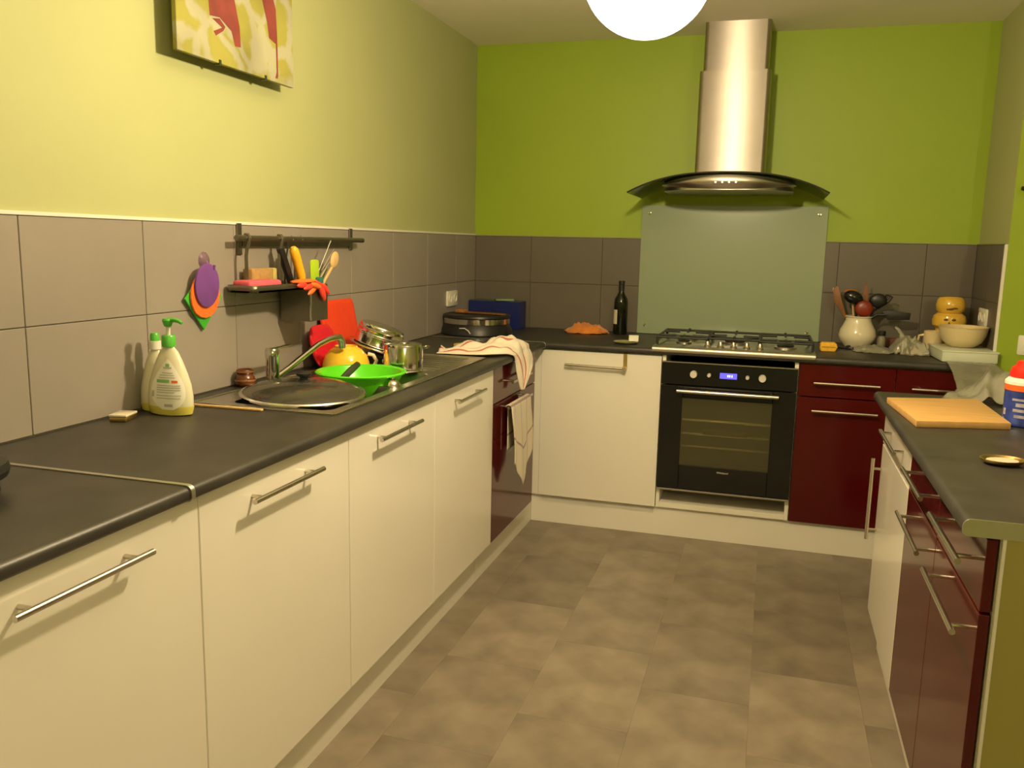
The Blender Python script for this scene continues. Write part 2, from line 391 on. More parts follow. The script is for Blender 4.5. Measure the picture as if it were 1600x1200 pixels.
sc = B().box(-.037, .038, -.0195, -.0175, .538, .564).build('display', SCREEN, t, smooth=0)
b = B()
for k, x in enumerate((-.004, .004, .014)): b.box(x, x + .005, -.0202, -.0196, .546, .556)
b.build('digits', SCREENW, sc, smooth=0)
text_mesh('Whirlpool', .0125, LENSW, t, (.0, -.0186, .100), (PI / 2, 0, 0), 'maker_lettering')
struct(B().box(.531, .5698, -.534, -.516, .142, ZU - .010, .001, 1).build('trim_9', WHITE, smooth=0), 'narrow cream filler strip in the corner left of the dishwasher')
# plinths
struct(B().box(.515, .531, -3.745, -1.364, 0, .139).build('trim_5', WHITE, smooth=0), 'long cream plinth board below the left cabinets')
struct(B().box(.515, .531, -1.361, -.513, 0, .139).build('trim_6', WHITE, smooth=0), 'short cream plinth board below the red corner drawers')
struct(B().box(.532, 2.53, -.513, -.497, 0, .139).build('trim_7', WHITE, smooth=0), 'cream plinth board below the oven run')

# ------------------------------------------------------------------ worktops
def prof(x0, xe, z0=ZU, z1=ZT, r=.014, n=5):
    """cross-section from back x0 to rounded front xe"""
    pts = [(x0, z0), (xe - r, z0)]
    for k in range(n + 1):
        an = -PI / 2 + PI / 2 * k / n; pts.append((xe - r * .6 + r * .6 * math.cos(an), z0 + r * .6 + r * .6 * math.sin(an)))
    for k in range(n + 1):
        an = PI / 2 * k / n; pts.append((xe - r + r * math.cos(an), z1 - r + r * math.sin(an)))
    pts.append((x0, z1)); return pts
SX0, SX1, SY0, SY1 = .075, .525, -2.495, -1.245
e = .594
wt = thing('worktop', 'dark charcoal laminate worktop holding the sink along the left wall', 'worktop', (0, 0, 0))
b = B(); b.prism(prof(.008, e), 'y', -3.165, SY0 + .012); b.prism(prof(.008, e), 'y', SY1 - .012, -.5605)
b.prism(prof(SX1 - .012, e), 'y', SY0 + .012, SY1 - .012); b.box(.008, SX0 + .012, SY0 + .012, SY1 - .012, ZU, ZT)
b.build('slab', WORK, wt)
B().prism(prof(.012, e + .0015, ZU - .001, ZT + .0018), 'y', -.5605, -.5575).build('joint_strip', ALU, wt)
wt2 = thing('worktop', 'dark charcoal laminate worktop piece at the bottom left corner', 'worktop')
B().prism(prof(.008, e), 'y', -3.75, -3.176).build('slab', WORK, wt2)
B().prism(prof(.012, e + .003, ZU - .001, ZT + .0025), 'y', -3.176, -3.165).build('joint_strip', ALU, wt2)
wt3 = thing('worktop', 'dark charcoal laminate worktop carrying the gas hob along the back wall', 'worktop')
b = B(); b.prism([(-y, z) for y, z in prof(-YB + .008, .556)], 'x', .008, XR - .008)
b.build('slab', WORK, wt3)

# ------------------------------------------------------------------ peninsula
PX = 1.998; PW = 1.957
def pen_unit(label, y0, y1, fronts, name):
    return unit(label, y0 - y1, (PX, (y0 + y1) / 2, 0), -PI / 2, fronts, .57, None, name)
pen_unit('cream gloss peninsula cabinet with an upright door handle and a drawer', -1.44, -2.02,
         [('drawer', .730, ZU - .006, WHITE, [(0.02, .797, .33, False)]), ('door', .142, .725, WHITE, [(-.255, .54, .28, True)])], 'base_cabinet')
pen_unit('dark red peninsula drawer unit next to the cream cabinet', -2.02, -2.44,
         [('drawer', .735, ZU - .006, RED, [(0, .797, .29, False)]), ('drawer', .142, .730, RED, [(0, .672, .33, False)])], 'drawer_cabinet')
pen_unit('dark red peninsula drawer unit at the near end beside the green panel', -2.44, -2.862,
         [('drawer', .731, ZU - .006, RED, [(0, .800, .30, False)]), ('drawer', .142, .726, RED, [(0, .668, .33, False)])], 'drawer_cabinet')
pp = struct(B().box(PX + .028, 2.75, -2.868, -2.863, 0.0, ZU - .001).build('wall_peninsula', mat('olive_panel_paint', (.32, .285, .075), .55, var=.04, vscale=3, bump=.08, bscale=200), smooth=0), 'olive green painted end panel of the peninsula')
B().box(PX + .0225, PX + .0285, -2.870, -2.863, 0, ZU - .001, .001, 1).build('edge_strip', TRIMW, pp, smooth=0)
struct(B().box(PX + .04, PX + .056, -2.862, -1.44, 0, .139).build('trim_8', WHITE, smooth=0), 'cream plinth board below the peninsula')
struct(B().box(2.60, 2.75, -2.862, -1.44, 0, ZU - .002).build('wall_peninsula_back', PAINT_L, smooth=0))
wt4 = thing('worktop', 'grey-green laminate peninsula worktop holding the cutting board', 'worktop')
pf = [(2 * PW + .8 - x, z) for x, z in prof(PW, PW + .80)]
B().prism(pf, 'y', -2.866, -1.436).build('slab', WORK, wt4)
B().prism([(2 * PW + .8 - x, z) for x, z in prof(PW, PW + .802, ZU - .001, ZT + .002)], 'y', -2.870, -2.866).build('end_strip', ALU, wt4)

# ------------------------------------------------------------------ sink and tap
sk = thing('sink', 'stainless steel inset sink with two bowls and a ridged drainer', 'sink', (0, 0, ZT))
def rim(b, holes):
    xs_ = sorted({SX0, SX1} | {v for h in holes for v in h[:2]}); ys_ = sorted({SY0, SY1} | {v for h in holes for v in h[2:]})
    for x0, x1 in zip(xs_, xs_[1:]):
        for y0, y1 in zip(ys_, ys_[1:]):
            cx, cy = (x0 + x1) / 2, (y0 + y1) / 2
            if any(h[0] < cx < h[1] and h[2] < cy < h[3] for h in holes): continue
            b.box(x0, x1, y0, y1, .0005, .0035)
    return b
BOWLS = [(.17, .485, -2.45, -2.03), (.20, .485, -1.99, -1.72)]
rb = rim(B(), BOWLS); bmesh.ops.remove_doubles(rb.m, verts=rb.m.verts[:], dist=1e-5)
rb.build('rim_plate', STEEL, sk, smooth=0)
for s_ in ((SX0, SX1, SY0, SY0 + .006), (SX0, SX1, SY1 - .006, SY1), (SX0, SX0 + .006, SY0, SY1), (SX1 - .006, SX1, SY0, SY1)):
    B().box(*s_, .0035, .0065, .0015, 2).build('rim_edge', CHROME, sk)
for i, (x0, x1, y0, y1) in enumerate(BOWLS):
    dp = -.033
    dz = -.165 if i == 0 else -.10
    b = B(); cx, cy = (x0 + x1) / 2, (y0 + y1) / 2
    P0 = rrect(x1 - x0, y1 - y0, .04, 5, cx, cy); P1 = rrect(x1 - x0 - .05, y1 - y0 - .05, .035, 5, cx, cy)
    A = [b.m.verts.new((x, y, .003)) for x, y in P0]; C = [b.m.verts.new((x, y, dz)) for x, y in P1]
    # corner fillers between square hole and rounded bowl
    for qx, qy, i0 in ((x1, y1, 0), (x0, y1, 6), (x0, y0, 12), (x1, y0, 18)):
        c_ = b.m.verts.new((qx, qy, .0033))
        for k in range(5): b.m.faces.new((c_, A[i0 + k], A[i0 + k + 1]))
    n = len(A)
    for k in range(n): b.m.faces.new((A[k], A[(k + 1) % n], C[(k + 1) % n], C[k]))
    b.m.faces.new(C)
    bo = b.build('bowl', STEEL, sk)
    B().cyl((cx, cy, dz + .0005), (cx, cy, dz + .004), .04, n=24).build('drain', CHROME, bo)
for k in range(8):
    y = -1.66 + k * .05
    B().box(.13, .47, y, y + .016, .0035, .0065, .0025, 2).build('drainer_ridge', STEEL, sk)

tp = thing('mixer_tap', 'chrome single-lever mixer tap behind the sink with a long swung spout', 'tap', (.112, -2.135, ZT + .0035))
B().lathe([(0, 0), (.026, 0), (.026, .006), (.021, .012), (.021, .085), (.0225, .09), (.0225, .108), (.019, .114), (0, .115)], 24).build('body', CHROME, tp)
B().prism([(-.012, -.02), (.012, -.02), (.008, .105), (-.008, .105)], 'z', .110, .117, .002).build('lever', CHROME, tp)
path = [(.004, .012, .02), (.015, .075, .045), (.03, .16, .082), (.042, .215, .107), (.055, .262, .120), (.064, .295, .124), (.068, .314, .122), (.071, .323, .11), (.072, .326, .085)]
B().tube(path, [.011, .0105, .010, .010, .010, .011, .0125, .013, .013], 14).build('spout', CHROME, tp)

# ------------------------------------------------------------------ hob
hb = thing('gas_hob', 'stainless steel five-burner gas hob with black cast iron grates', 'hob', (1.455, -.29, ZT))
HW = .355; HD = .25
B().prism(rrect(2 * HW, 2 * HD, .02), 'z', .0005, .009, .003).build('tray', STEEL, hb)
B().prism([(-.225, .001), (-.2675, .001), (-.2682, -.014), (-.2725, -.014), (-.2745, -.010), (-.2745, -.002), (-.2735, .003), (-.270, .0075), (-.264, .0105), (-.255, .0118), (-.225, .0118)], 'x', -HW, HW).build('front_lip', mat('satin_hob_steel', (.55, .50, .43), .42, 1., var=.04, vscale=20), hb)
for k, (x, y, r) in enumerate(((-.23, .09, .05), (-.23, -.08, .036), (0, .02, .062), (.23, .09, .036), (.23, -.08, .05))):
    bb = B().lathe([(0, .009), (r, .009), (r, .018), (r * .8, .021), (0, .021)], 24, (x, y, 0)).build('burner', STEEL, hb)
    B().lathe([(0, .021), (r * .75, .021), (r * .78, .026), (r * .6, .029), (0, .0295)], 24, (x, y, 0)).build('burner_cap', IRON, bb)
for gx0, gx1 in ((-.345, -.118), (-.114, .114), (.118, .345)):
    g_ = B(); y0, y1 = -.165, .215
    if gx0 > -.2 and gx1 < .2: y0 = -.13
    z = .044; r = .0058
    ring = [(gx0 + .01, y0, .010), (gx0 + .01, y0, z - .006), (gx0 + .016, y0 + .006, z)]
    for (x, y) in ((gx0, y0), (gx1, y0), (gx1, y1), (gx0, y1)): g_.cyl((x, y, .009), (x, y, z), r, n=8)
    for p, q in (((gx0, y0), (gx1, y0)), ((gx1, y0), (gx1, y1)), ((gx1, y1), (gx0, y1)), ((gx0, y1), (gx0, y0))):
        g_.cyl((*p, z), (*q, z), r, n=8)
    cx = (gx0 + gx1) / 2
    g_.cyl((cx, y0, z), (cx, y0 + .10, z + .002), r, n=8); g_.cyl((cx, y1, z), (cx, y1 - .10, z + .002), r, n=8)
    for yy in ((y0 + .09, y1 - .10) if gx0 < -.2 or gx1 > .2 else (.02,)):
        g_.cyl((gx0, yy, z), (gx0 + .075, yy, z + .002), r, n=8); g_.cyl((gx1, yy, z), (gx1 - .075, yy, z + .002), r, n=8)
    for yy in (y0, y1): g_.cyl((cx, yy, z), (cx, yy, z + .010), r, n=8)
    g_.build('grate', IRON, hb)
for k in range(5):
    x = -.113 + k * .058
    B().lathe([(0, .0095), (.016, .0095), (.016, .014), (.0115, .019), (.010, .034), (.0085, .037), (0, .037)], 20, (x, -.19, 0)).build('control_knob', HSTEEL, hb)

# glass splashback
sp = thing('splashback', 'pale green glass splashback panel behind the hob', 'splashback', (1.39, YB - .0075, .902))
B().box(-.46, .46, -.006, 0, .0, .672, .001, 1).build('glass_panel', SPLASH, sp, smooth=0)
for x, z in ((-.42, .045), (.40, .045), (-.42, .63), (.42, .63)):
    B().lathe([(0, 0), (.009, 0), (.008, .004), (0, .005)], 16).build('screw_cap', CHROME, sp, loc=(x, -.006, z), rot=(PI / 2, 0, 0))

# hood
hd = thing('cooker_hood', 'stainless steel chimney hood with a curved smoked glass canopy', 'hood', (1.375, YB, 1.6))
B().prism(rrect(.328, .265, .022, 4, 0, -.140), 'z', .085, .585).build('chimney_lower', CHIM, hd)
B().prism(rrect(.300, .240, .020, 4, 0, -.134), 'z', .585, H - 1.6).build('chimney_upper', CHIM, hd)
def arc(x): return .092 - .092 * (x / .448) ** 2 * (0.35 + .65 * abs(x / .448))
N = 28; top = [(-.448 + .896 * i / N, arc(-.448 + .896 * i / N) + .012) for i in range(N + 1)]
poly = top + [(x, z - .006) for x, z in top[::-1]]
B().prism(poly, 'y', -.008, -.50, .0).build('glass_canopy', HOODG, hd)
edge = [(x, -.5005, z - .003) for x, z in top]
B().tube(edge, .0036, 8).build('canopy_rim', mat('dark_rim', (.05, .05, .045), .3, .6, var=.1, vscale=20), hd)
def body(u, v):
    an = PI * (u - .5) * 1.0
    x = .31 * math.sin(an); yy = -.30 - .195 * math.cos(an)
    zt_ = arc(x) + .004; zb_ = .026 + .022 * (x / .31) ** 2
    return (x, yy + .012 * (1 - v) ** 2 - .010 * math.sin(PI * v), zb_ + (zt_ - .006 - zb_) * v)
b = B().grid(body, 32, 8)
b.build('motor_front', STEEL, hd)
pts = [(.30 * math.sin(PI * (i / 32 - .5)), -.30 - .18 * math.cos(PI * (i / 32 - .5))) for i in range(33)] + [(.30, -.02), (-.30, -.02)]
B().prism(pts, 'z', .024, .040).build('filter_plate', STEEL, hd)
B().box(-.30, .30, -.31, -.015, .04, .058).build('motor_box', STEEL, hd, smooth=0)
for k in range(4):
    B().cyl((-.045 + k * .03, -.508, .055), (-.045 + k * .03, -.500, .055), .004, n=10).build('button', CHROME, hd)

# ------------------------------------------------------------------ pendant lamp
def pendant(label, pos, watt, r_=.15):
    lp = thing('pendant_lamp', label, 'lamp', pos)
    B().lathe([(.030, r_ * .985)] + [(r_ * math.cos(R(a_)), r_ * math.sin(R(a_))) for a_ in range(76, -90, -6)] + [(0, -r_)], 40).build('globe', lm, lp)
    B().lathe([(0, .185), (.03, .185), (.036, .148), (.03, .12), (0, .12)], 20).build('holder', WPLAST, lp)
    B().cyl((0, 0, .18), (0, 0, H - pos[2] - .02), .004, n=8).build('cord', WPLAST, lp)
    B().lathe([(0, -.03), (.03, -.03), (.05, -.001), (0, -.001)], 20, (0, 0, H - pos[2])).build('ceiling_rose', WPLAST, lp)
    ld = bpy.data.lights.new('bulb', 'POINT'); ld.energy = watt * 2; ld.color = LAMP_COL; ld.shadow_soft_size = .045
    lo = bpy.data.objects.new('bulb', ld); COL.objects.link(lo); lo.parent = lp
lm = bpy.data.materials.new('opal_globe'); lm.use_nodes = True; nt = lm.node_tree
for n in list(nt.nodes): nt.nodes.remove(n)
out = nt.nodes.new('ShaderNodeOutputMaterial'); tr = nt.nodes.new('ShaderNodeBsdfTransparent'); em = nt.nodes.new('ShaderNodeEmission'); mx = nt.nodes.new('ShaderNodeMixShader')
em.inputs[0].default_value = (1, .93, .80, 1); em.inputs[1].default_value = 4.0; mx.inputs[0].default_value = .5
nt.links.new(tr.outputs[0], mx.inputs[1]); nt.links.new(em.outputs[0], mx.inputs[2]); nt.links.new(mx.outputs[0], out.inputs[0])
pendant('glowing round white globe lamp hanging from the ceiling', LAMP, LAMP_W)
pendant('added white globe lamp, unseen behind the camera, as fill for the peninsula end', FILL_LAMP, FILL_LAMP_W)

# ------------------------------------------------------------------ picture on the left wall
pc = thing('wall_picture', 'boxed picture of red figures on a yellow and white pattern', 'picture', (0, -2.187, 1.847))
pw = .288
B().box(.001, .052, -.10, .10, .20, .48).build('wall_spacer', mat('olive_side_fabric', (.30, .32, .06), .8, var=.08, vscale=20), pc, smooth=0)
cm = bpy.data.materials.new('printed_canvas'); cm.use_nodes = True; nt = cm.node_tree; bs = nt.nodes['Principled BSDF']; bs.inputs['Roughness'].default_value = .8
tc = nt.nodes.new('ShaderNodeTexCoord'); n1 = nt.nodes.new('ShaderNodeTexNoise'); n1.inputs['Scale'].default_value = 9; n1.inputs['Detail'].default_value = 4
vo = nt.nodes.new('ShaderNodeTexVoronoi'); vo.feature = 'DISTANCE_TO_EDGE'; vo.inputs['Scale'].default_value = 7.5
ad = nt.nodes.new('ShaderNodeVectorMath'); ad.operation = 'MULTIPLY_ADD'; ad.inputs[1].default_value = (.10, .10, .10)
nt.links.new(tc.outputs['Object'], n1.inputs['Vector']); nt.links.new(n1.outputs['Color'], ad.inputs[0]); nt.links.new(tc.outputs['Object'], ad.inputs[2]); nt.links.new(ad.outputs[0], vo.inputs['Vector'])
r1 = nt.nodes.new('ShaderNodeValToRGB'); r1.color_ramp.elements[0].position = .07; r1.color_ramp.elements[0].color = (.335, .325, .215, 1); r1.color_ramp.elements[1].position = .15; r1.color_ramp.elements[1].color = (.275, .26, .05, 1)
nt.links.new(vo.outputs['Distance'], r1.inputs[0])
n2 = nt.nodes.new('ShaderNodeTexNoise'); n2.inputs['Scale'].default_value = 5; nt.links.new(tc.outputs['Object'], n2.inputs['Vector'])
r2 = nt.nodes.new('ShaderNodeMapRange'); r2.inputs['From Min'].default_value = .35; r2.inputs['From Max'].default_value = .65; r2.inputs['To Min'].default_value = .72; r2.inputs['To Max'].default_value = 1.12
nt.links.new(n2.outputs['Fac'], r2.inputs[0]); sc_ = nt.nodes.new('ShaderNodeVectorMath'); sc_.operation = 'SCALE'
nt.links.new(r1.outputs[0], sc_.inputs[0]); nt.links.new(r2.outputs[0], sc_.inputs['Scale']); nt.links.new(sc_.outputs[0], bs.inputs['Base Color'])
cv = B().box(.052, .066, -pw, pw, 0, .504, .001, 1).build('canvas', cm, pc, smooth=0)
FIG = mat('red_figure_print', (.20, .036, .028), .8, var=.25, vscale=14)
def fig(pts): B().prism(pts, 'x', .0655, .0666).build('printed_figure', FIG, cv, smooth=0)
fig([(-.16, .26), (-.10, .27), (-.03, .20), (-.005, .12), (-.002, .065), (-.03, .062), (-.045, .10), (-.10, .125), (-.145, .12), (-.15, .18)])
fig([(-.135, .115), (-.09, .10), (-.13, .082), (-.12, .072), (-.085, .092), (-.075, .105), (-.10, .122)])
fig([(.10, .27), (.155, .29), (.19, .22), (.195, .14), (.196, .02), (.192, -.0 + .012), (.180, .012), (.188, .03), (.187, .115), (.15, .125), (.14, .17), (.12, .22)])
for y in (-.11, .12): B().box(.05, .068, y, y + .010, -.004, .010).build('clip', DGREEN, pc, smooth=0)

# ------------------------------------------------------------------ sockets, switch, wall hook
def socket(label, loc, rz, name='wall_socket'):
    t = thing(name, label, 'socket', loc, rz)
    B().prism(rrect(.14, .078, .006), 'y', 0, -.010, .002).build('plate', WPLAST, t)
    for x in (-.035, .035):
        s = B().lathe([(.021, 0), (.021, .003), (.018, .003), (.017, -.003), (0, -.003)], 20).build('socket_ring', WPLAST, t, loc=(x, -.010, 0), rot=(PI / 2, 0, 0))
        for dx in (-.007, .007): B().cyl((dx, 0, -.0028), (dx, 0, -.0015), .003, n=8).build('pin_hole', BPLAST, s)
    return t
socket('white double socket on the grey tiles of the left wall', (.0072, -.285, 1.072), PI / 2)
socket('white double socket on the right return wall above the cream bowl', (XR - .0072, -.19, 1.078), -PI / 2)
t = thing('light_switch', 'white light switch on the green wall at the right edge', 'switch', (2.652, YF, .985))
B().prism(rrect(.082, .082, .006), 'y', 0, -.010, .002).build('plate', WPLAST, t)
B().box(-.022, .022, -.014, -.009, -.03, .03, .002, 1, ).build('rocker', WPLAST, t)
t = thing('wall_hook', 'dark rounded metal hook on the green wall at the right edge', 'hook', (2.60, YF, 1.622))
B().lathe([(0, 0), (.022, 0), (.020, .006), (0, .007)], 20).build('rose', BPLAST, t, rot=(PI / 2, 0, 0))
B().tube([(0, -.006, 0), (-.012, -.03, 0), (-.032, -.045, .001), (-.05, -.05, .003)], [.010, .011, .012, .008], 12).build('peg', BPLAST, t)

# ------------------------------------------------------------------ rail rack on left wall
rk = thing('wall_rack', 'dark metal wall rail with a hanging shelf on the left tiles', 'rack', (.0075, -1.80, 1.20))
for y, z0, z1 in ((-.345, .108, .205), (.395, .122, .205)):
    B().box(0, .006, y - .012, y + .012, z0, z1, .001, 1).build('bracket', mat('gunmetal', (.20, .18, .14), .35, .9, var=.1, vscale=20), rk, smooth=0)
    B().cyl((.004, y, .160), (.045, y, .160), .009, n=12).build('rail_holder', MATS['gunmetal'], rk)
B().cyl((.045, -.42, .160), (.045, .415, .160), .009, n=16).build('rail', MATS['gunmetal'], rk)
B().box(.0, .008, -.33, .38, .135, .158, .001, 1).build('backing_bar', MATS['gunmetal'], rk, smooth=0)
for y in (-.40, -.215):
    B().tube([(.036, y + .035, .160), (.040, y + .035, .171), (.050, y + .034, .171), (.056, y + .033, .160), (.053, y + .032, .142), (.047, y + .03, .126), (.045, y + .028, .105), (.045, y + .028, .06), (.045, y + .028, .0)], .0055, 8).build('hanger', MATS['gunmetal'], rk)
B().prism(rrect(.105, .36, .02, 5, .062, -.255), 'z', -.004, .002).build('shelf', MATS['gunmetal'], rk)
ringp = rrect(.105, .36, .02, 5, .062, -.255); b = B()
n = len(ringp)
A = [b.m.verts.new((x, y, -.004)) for x, y in ringp]; C = [b.m.verts.new((x, y, .018)) for x, y in ringp]
for i in range(n): b.m.faces.new((A[i], A[(i + 1) % n], C[(i + 1) % n], C[i]))
so = b.build('shelf_lip', MATS['gunmetal'], rk); so.modifiers.new('s', 'SOLIDIFY').thickness = .0025
# cup
cu = thing('utensil_cup', 'square dark steel utensil cup hanging under the wall rail', 'container', (.08, -1.88, 1.088))
b = B(); w0 = .052; w1 = .056; d0 = .052
for s in (-1, 1):
    b.box(-w1, w1, s * w1 - .0015, s * w1 + .0015, 0, .122); b.box(s * w1 - .0015, s * w1 + .0015, -w1, w1, 0, .122)
b.box(-w1, w1, -w1, w1, 0, .003)
b.build('cup_wall', MATS['gunmetal'], cu, smooth=0)
B().box(w1 - .003, w1 + .0035, -w1 - .0035, -w1 + .003, .002, .10, .001, 1).build('corner_strip', CHROME, cu)
for y in (-.03, .03):
    B().tube([(-w1, y, .115), (-w1 + .004, y, .19), (-w1 + .018, y, .264), (-w1 + .030, y, .282), (-w1 + .037, y, .268)], .003, 8).build('hook', MATS['gunmetal'], cu)
def utensil(name, label, cat, base, parts, group=None):
    t = thing(name, label, cat, base, 0, group)
    for nm, bld, m in parts: bld.build(nm, m, t)
    return t
cb = (.08, -1.88, 1.092)
def rel(p, o): return tuple(p[i] - o[i] for i in range(3))
utensil('peeler', 'thick yellow utensil handle standing in the wall cup', 'utensil', cb,
        [('handle', B().tube([rel(p, cb) for p in ((.088, -1.905, 1.20), (.09, -1.915, 1.24), (.09, -1.945, 1.30), (.09, -1.958, 1.325), (.09, -1.962, 1.334))], [.012, .015, .016, .015, .008], 12), YELLOW),
         ('blade', B().cyl(rel((.085, -1.88, 1.096), cb), rel((.088, -1.905, 1.20), cb), .006, n=8), HSTEEL)])
utensil('knife', 'black knife handle standing beside the yellow handle in the wall cup', 'utensil', cb,
        [('handle', B().tube([rel(p, cb) for p in ((.06, -1.915, 1.19), (.06, -1.955, 1.26), (.055, -1.985, 1.33))], [.011, .014, .013], 10), BPLAST),
         ('blade', B().box(-.021, -.019, -.05, -.03, .004, .10), HSTEEL)])
utensil('spatula', 'lime green spatula blade leaning out of the wall cup', 'utensil', cb,
        [('blade', B().prism(rrect(.055, .075, .012, 4, .045, .162), 'x', .012, .018, .002), LIMEP),
         ('handle', B().cyl((.012, .0, .005), (.015, .042, .13), .005, n=8), LIMEP)])
utensil('wooden_spoon', 'wooden spoon with its round bowl sticking out of the wall cup', 'utensil', cb,
        [('bowl', B().ball(rel((.09, -1.685, 1.288), cb), .03, (.35, .85, 1.15), 18, Matrix.Rotation(R(-40), 3, 'X')), WOODP),
         ('handle', B().cyl((.0, .0, .006), rel((.09, -1.705, 1.262), cb), .005, .0055, n=8), WOODP)])
b = B()
for k in range(3): b.tube([(-.005 * k, .01, .01), (.002, .08 + .012 * k, .14), (.008, .175 + .02 * k - .03 * (k == 2), .265 - .03 * k)], .0017, 6)
utensil('whisk', 'thin steel wire skewers sticking out of the wall cup', 'utensil', cb, [('wires', b, CHROME)])
utensil('teal_brush', 'small teal brush head at the right side of the wall cup', 'utensil', cb,
        [('head', B().box(.0, .035, .045, .075, .105, .14, .006, 2), mat('teal_plastic', (.03, .16, .12), .5, var=.1, vscale=20)),
         ('handle', B().cyl((0, .02, .006), (.018, .058, .11), .004, n=8), CHROME), ('ferrule', B().cyl((.02, .07, .13), (.02, .115, .168), .006, n=10), CHROME)])
# things on the shelf
tag(B().box(-.035, .035, -.085, .07, 0, .03, .010, 3, ).build('sponge', PINK, loc=(.072, -2.135, 1.2025), rot=(0, 0, R(-6))), 'pink cleaning sponge on the hanging shelf', 'sponge')
bs_ = thing('scrub_sponge', 'brown two-tone scrub sponge standing behind the pink sponge', 'sponge', (.045, -2.075, 1.2025), R(-4))
B().box(-.018, .018, -.075, .03, 0, .064, .005, 2).build('body', SPONGE, bs_)
B().box(-.019, .019, .030, .052, 0, .064, .004, 2).build('scouring_layer', mat('olive_pad', (.42, .34, .10), .9, var=.2, vscale=60, bump=.5), bs_)
fs = thing('flower_scrubber', 'orange and red petal-shaped scrubbing cloth over the wall cup', 'cloth', (.118, -1.945, 1.212))
CORAL = mat('coral_red', (.80, .05, .035), .5, var=.1, vscale=20)
B().ball((.0, .0, .010), .05, (.55, 1.5, .16), 18).build('upper_pad', ORANGE, fs)
for k, (dy, dz, ang, ln) in enumerate(((-.055, .0, 0, 1.2), (-.02, -.006, 10, 1.3), (.02, -.004, -14, 1.3), (.06, -.006, -28, 1.3), (.09, -.018, -40, 1.2), (.055, -.026, -60, 1.1), (.01, -.018, 25, 1.3), (.075, -.036, -75, .9))):
    B().ball((.026 + .004 * (k % 3), dy, dz), .026, (.32, ln, .36), 12, Matrix.Rotation(R(ang), 3, 'X')).build('petal', ORANGE if k in (2, 6) else CORAL, fs)
# trivets
hk = thing('suction_hook', 'translucent purple suction hook on the tiles holding the trivets', 'hook', (.0072, -2.318, 1.292))
B().lathe([(0, 0), (.026, 0), (.02, .006), (.008, .010), (0, .010)], 20).build('cup', clear('mauve_suction', (.62, .5, .55), (.4, .25, .35), .4), hk, rot=(0, PI / 2, 0))
B().tube([(.008, 0, 0), (.012, 0, -.018), (.022, 0, -.028), (.034, 0, -.022), (.036, 0, -.012)], .004, 8).build('peg', PURPLE, hk)
def ring_poly(r, n=36, sy=1., cy=0): return [(r * math.cos(2 * PI * k / n), cy + sy * r * math.sin(2 * PI * k / n)) for k in range(n)]
tag(B().prism([(0, .09), (.085, .01), (0, -.085), (-.085, .01)], 'x', 0, .006, .0015).build('trivet', GREENS, loc=(.0155, -2.342, 1.176), rot=(0, R(2), 0)), 'green diamond-shaped silicone trivet hanging at the bottom of the three', 'trivet', 'silicone trivets hanging on the tiles')
tag(B().prism(ring_poly(.066), 'x', 0, .006, .0015).build('trivet', ORANGE, loc=(.0245, -2.345, 1.193), rot=(0, R(2), 0)), 'orange round silicone trivet hanging between the purple and green ones', 'trivet', 'silicone trivets hanging on the tiles')
tag(B().prism(ring_poly(.054, sy=1.18), 'x', 0, .006, .0015).build('trivet', PURPLE, loc=(.0335, -2.347, 1.222), rot=(0, R(2), 0)), 'purple oval silicone trivet hanging in front of the orange one', 'trivet', 'silicone trivets hanging on the tiles')

# ------------------------------------------------------------------ left counter objects
def soap(label, loc, rz, h, rx, ry, pump):
    t = thing('soap_bottle', label, 'bottle', loc, rz)
    pf_ = [(0, 0), (.80, 0), (.93, .02), (1., .12), (1., .28), (.93, .45), (.78, .62), (.58, .80), (.40, .93), (.26, .985), (.25, 1.0), (0, 1.0)]
    B().lathe([(r * rx, z * h) for r, z in pf_], 32, sy=ry / rx).build('bottle_body', SOAP, t)
    B().lathe([(r * rx * 1.006, z * h + (.0002 if z == 0 else 0)) for r, z in pf_[:4]] + [(rx * 1.006, h * .14), (rx * .9, h * .141), (0, h * .141)], 28, sy=ry / rx).build('soap_liquid', SOAPL, t)
    if pump:
        c = B().lathe([(0, h), (.017, h), (.0175, h + .004), (.0175, h + .026), (.015, h + .030), (0, h + .030)], 20).build('cap', CAPG, t)
        B().cyl((0, 0, h + .03), (0, 0, h + .055), .0055, n=12).build('pump_stem', WPLAST, t)
        B().lathe([(0, h + .052), (.009, h + .052), (.012, h + .06), (.014, h + .068), (.012, h + .073), (0, h + .074)], 16).build('pump_head', CAPG, t)
        B().tube([(0, 0, h + .068), (.02, 0, h + .070), (.035, 0, h + .067), (.044, 0, h + .062)], [.007, .006, .005, .004], 10).build('pump_nozzle', CAPG, t)
    else:
        B().lathe([(0, h), (.015, h), (.015, h + .022), (0, h + .022)], 18).build('collar', WPLAST, t)
        B().lathe([(0, h + .022), (.012, h + .022), (.012, h + .038), (.009, h + .043), (0, h + .043)], 18).build('cap', CAPG, t)
    return t
s1 = soap('soap bottle with green pump and white printed label in front', (.118, -2.625, ZT), R(-2), .178, .066, .036, True)
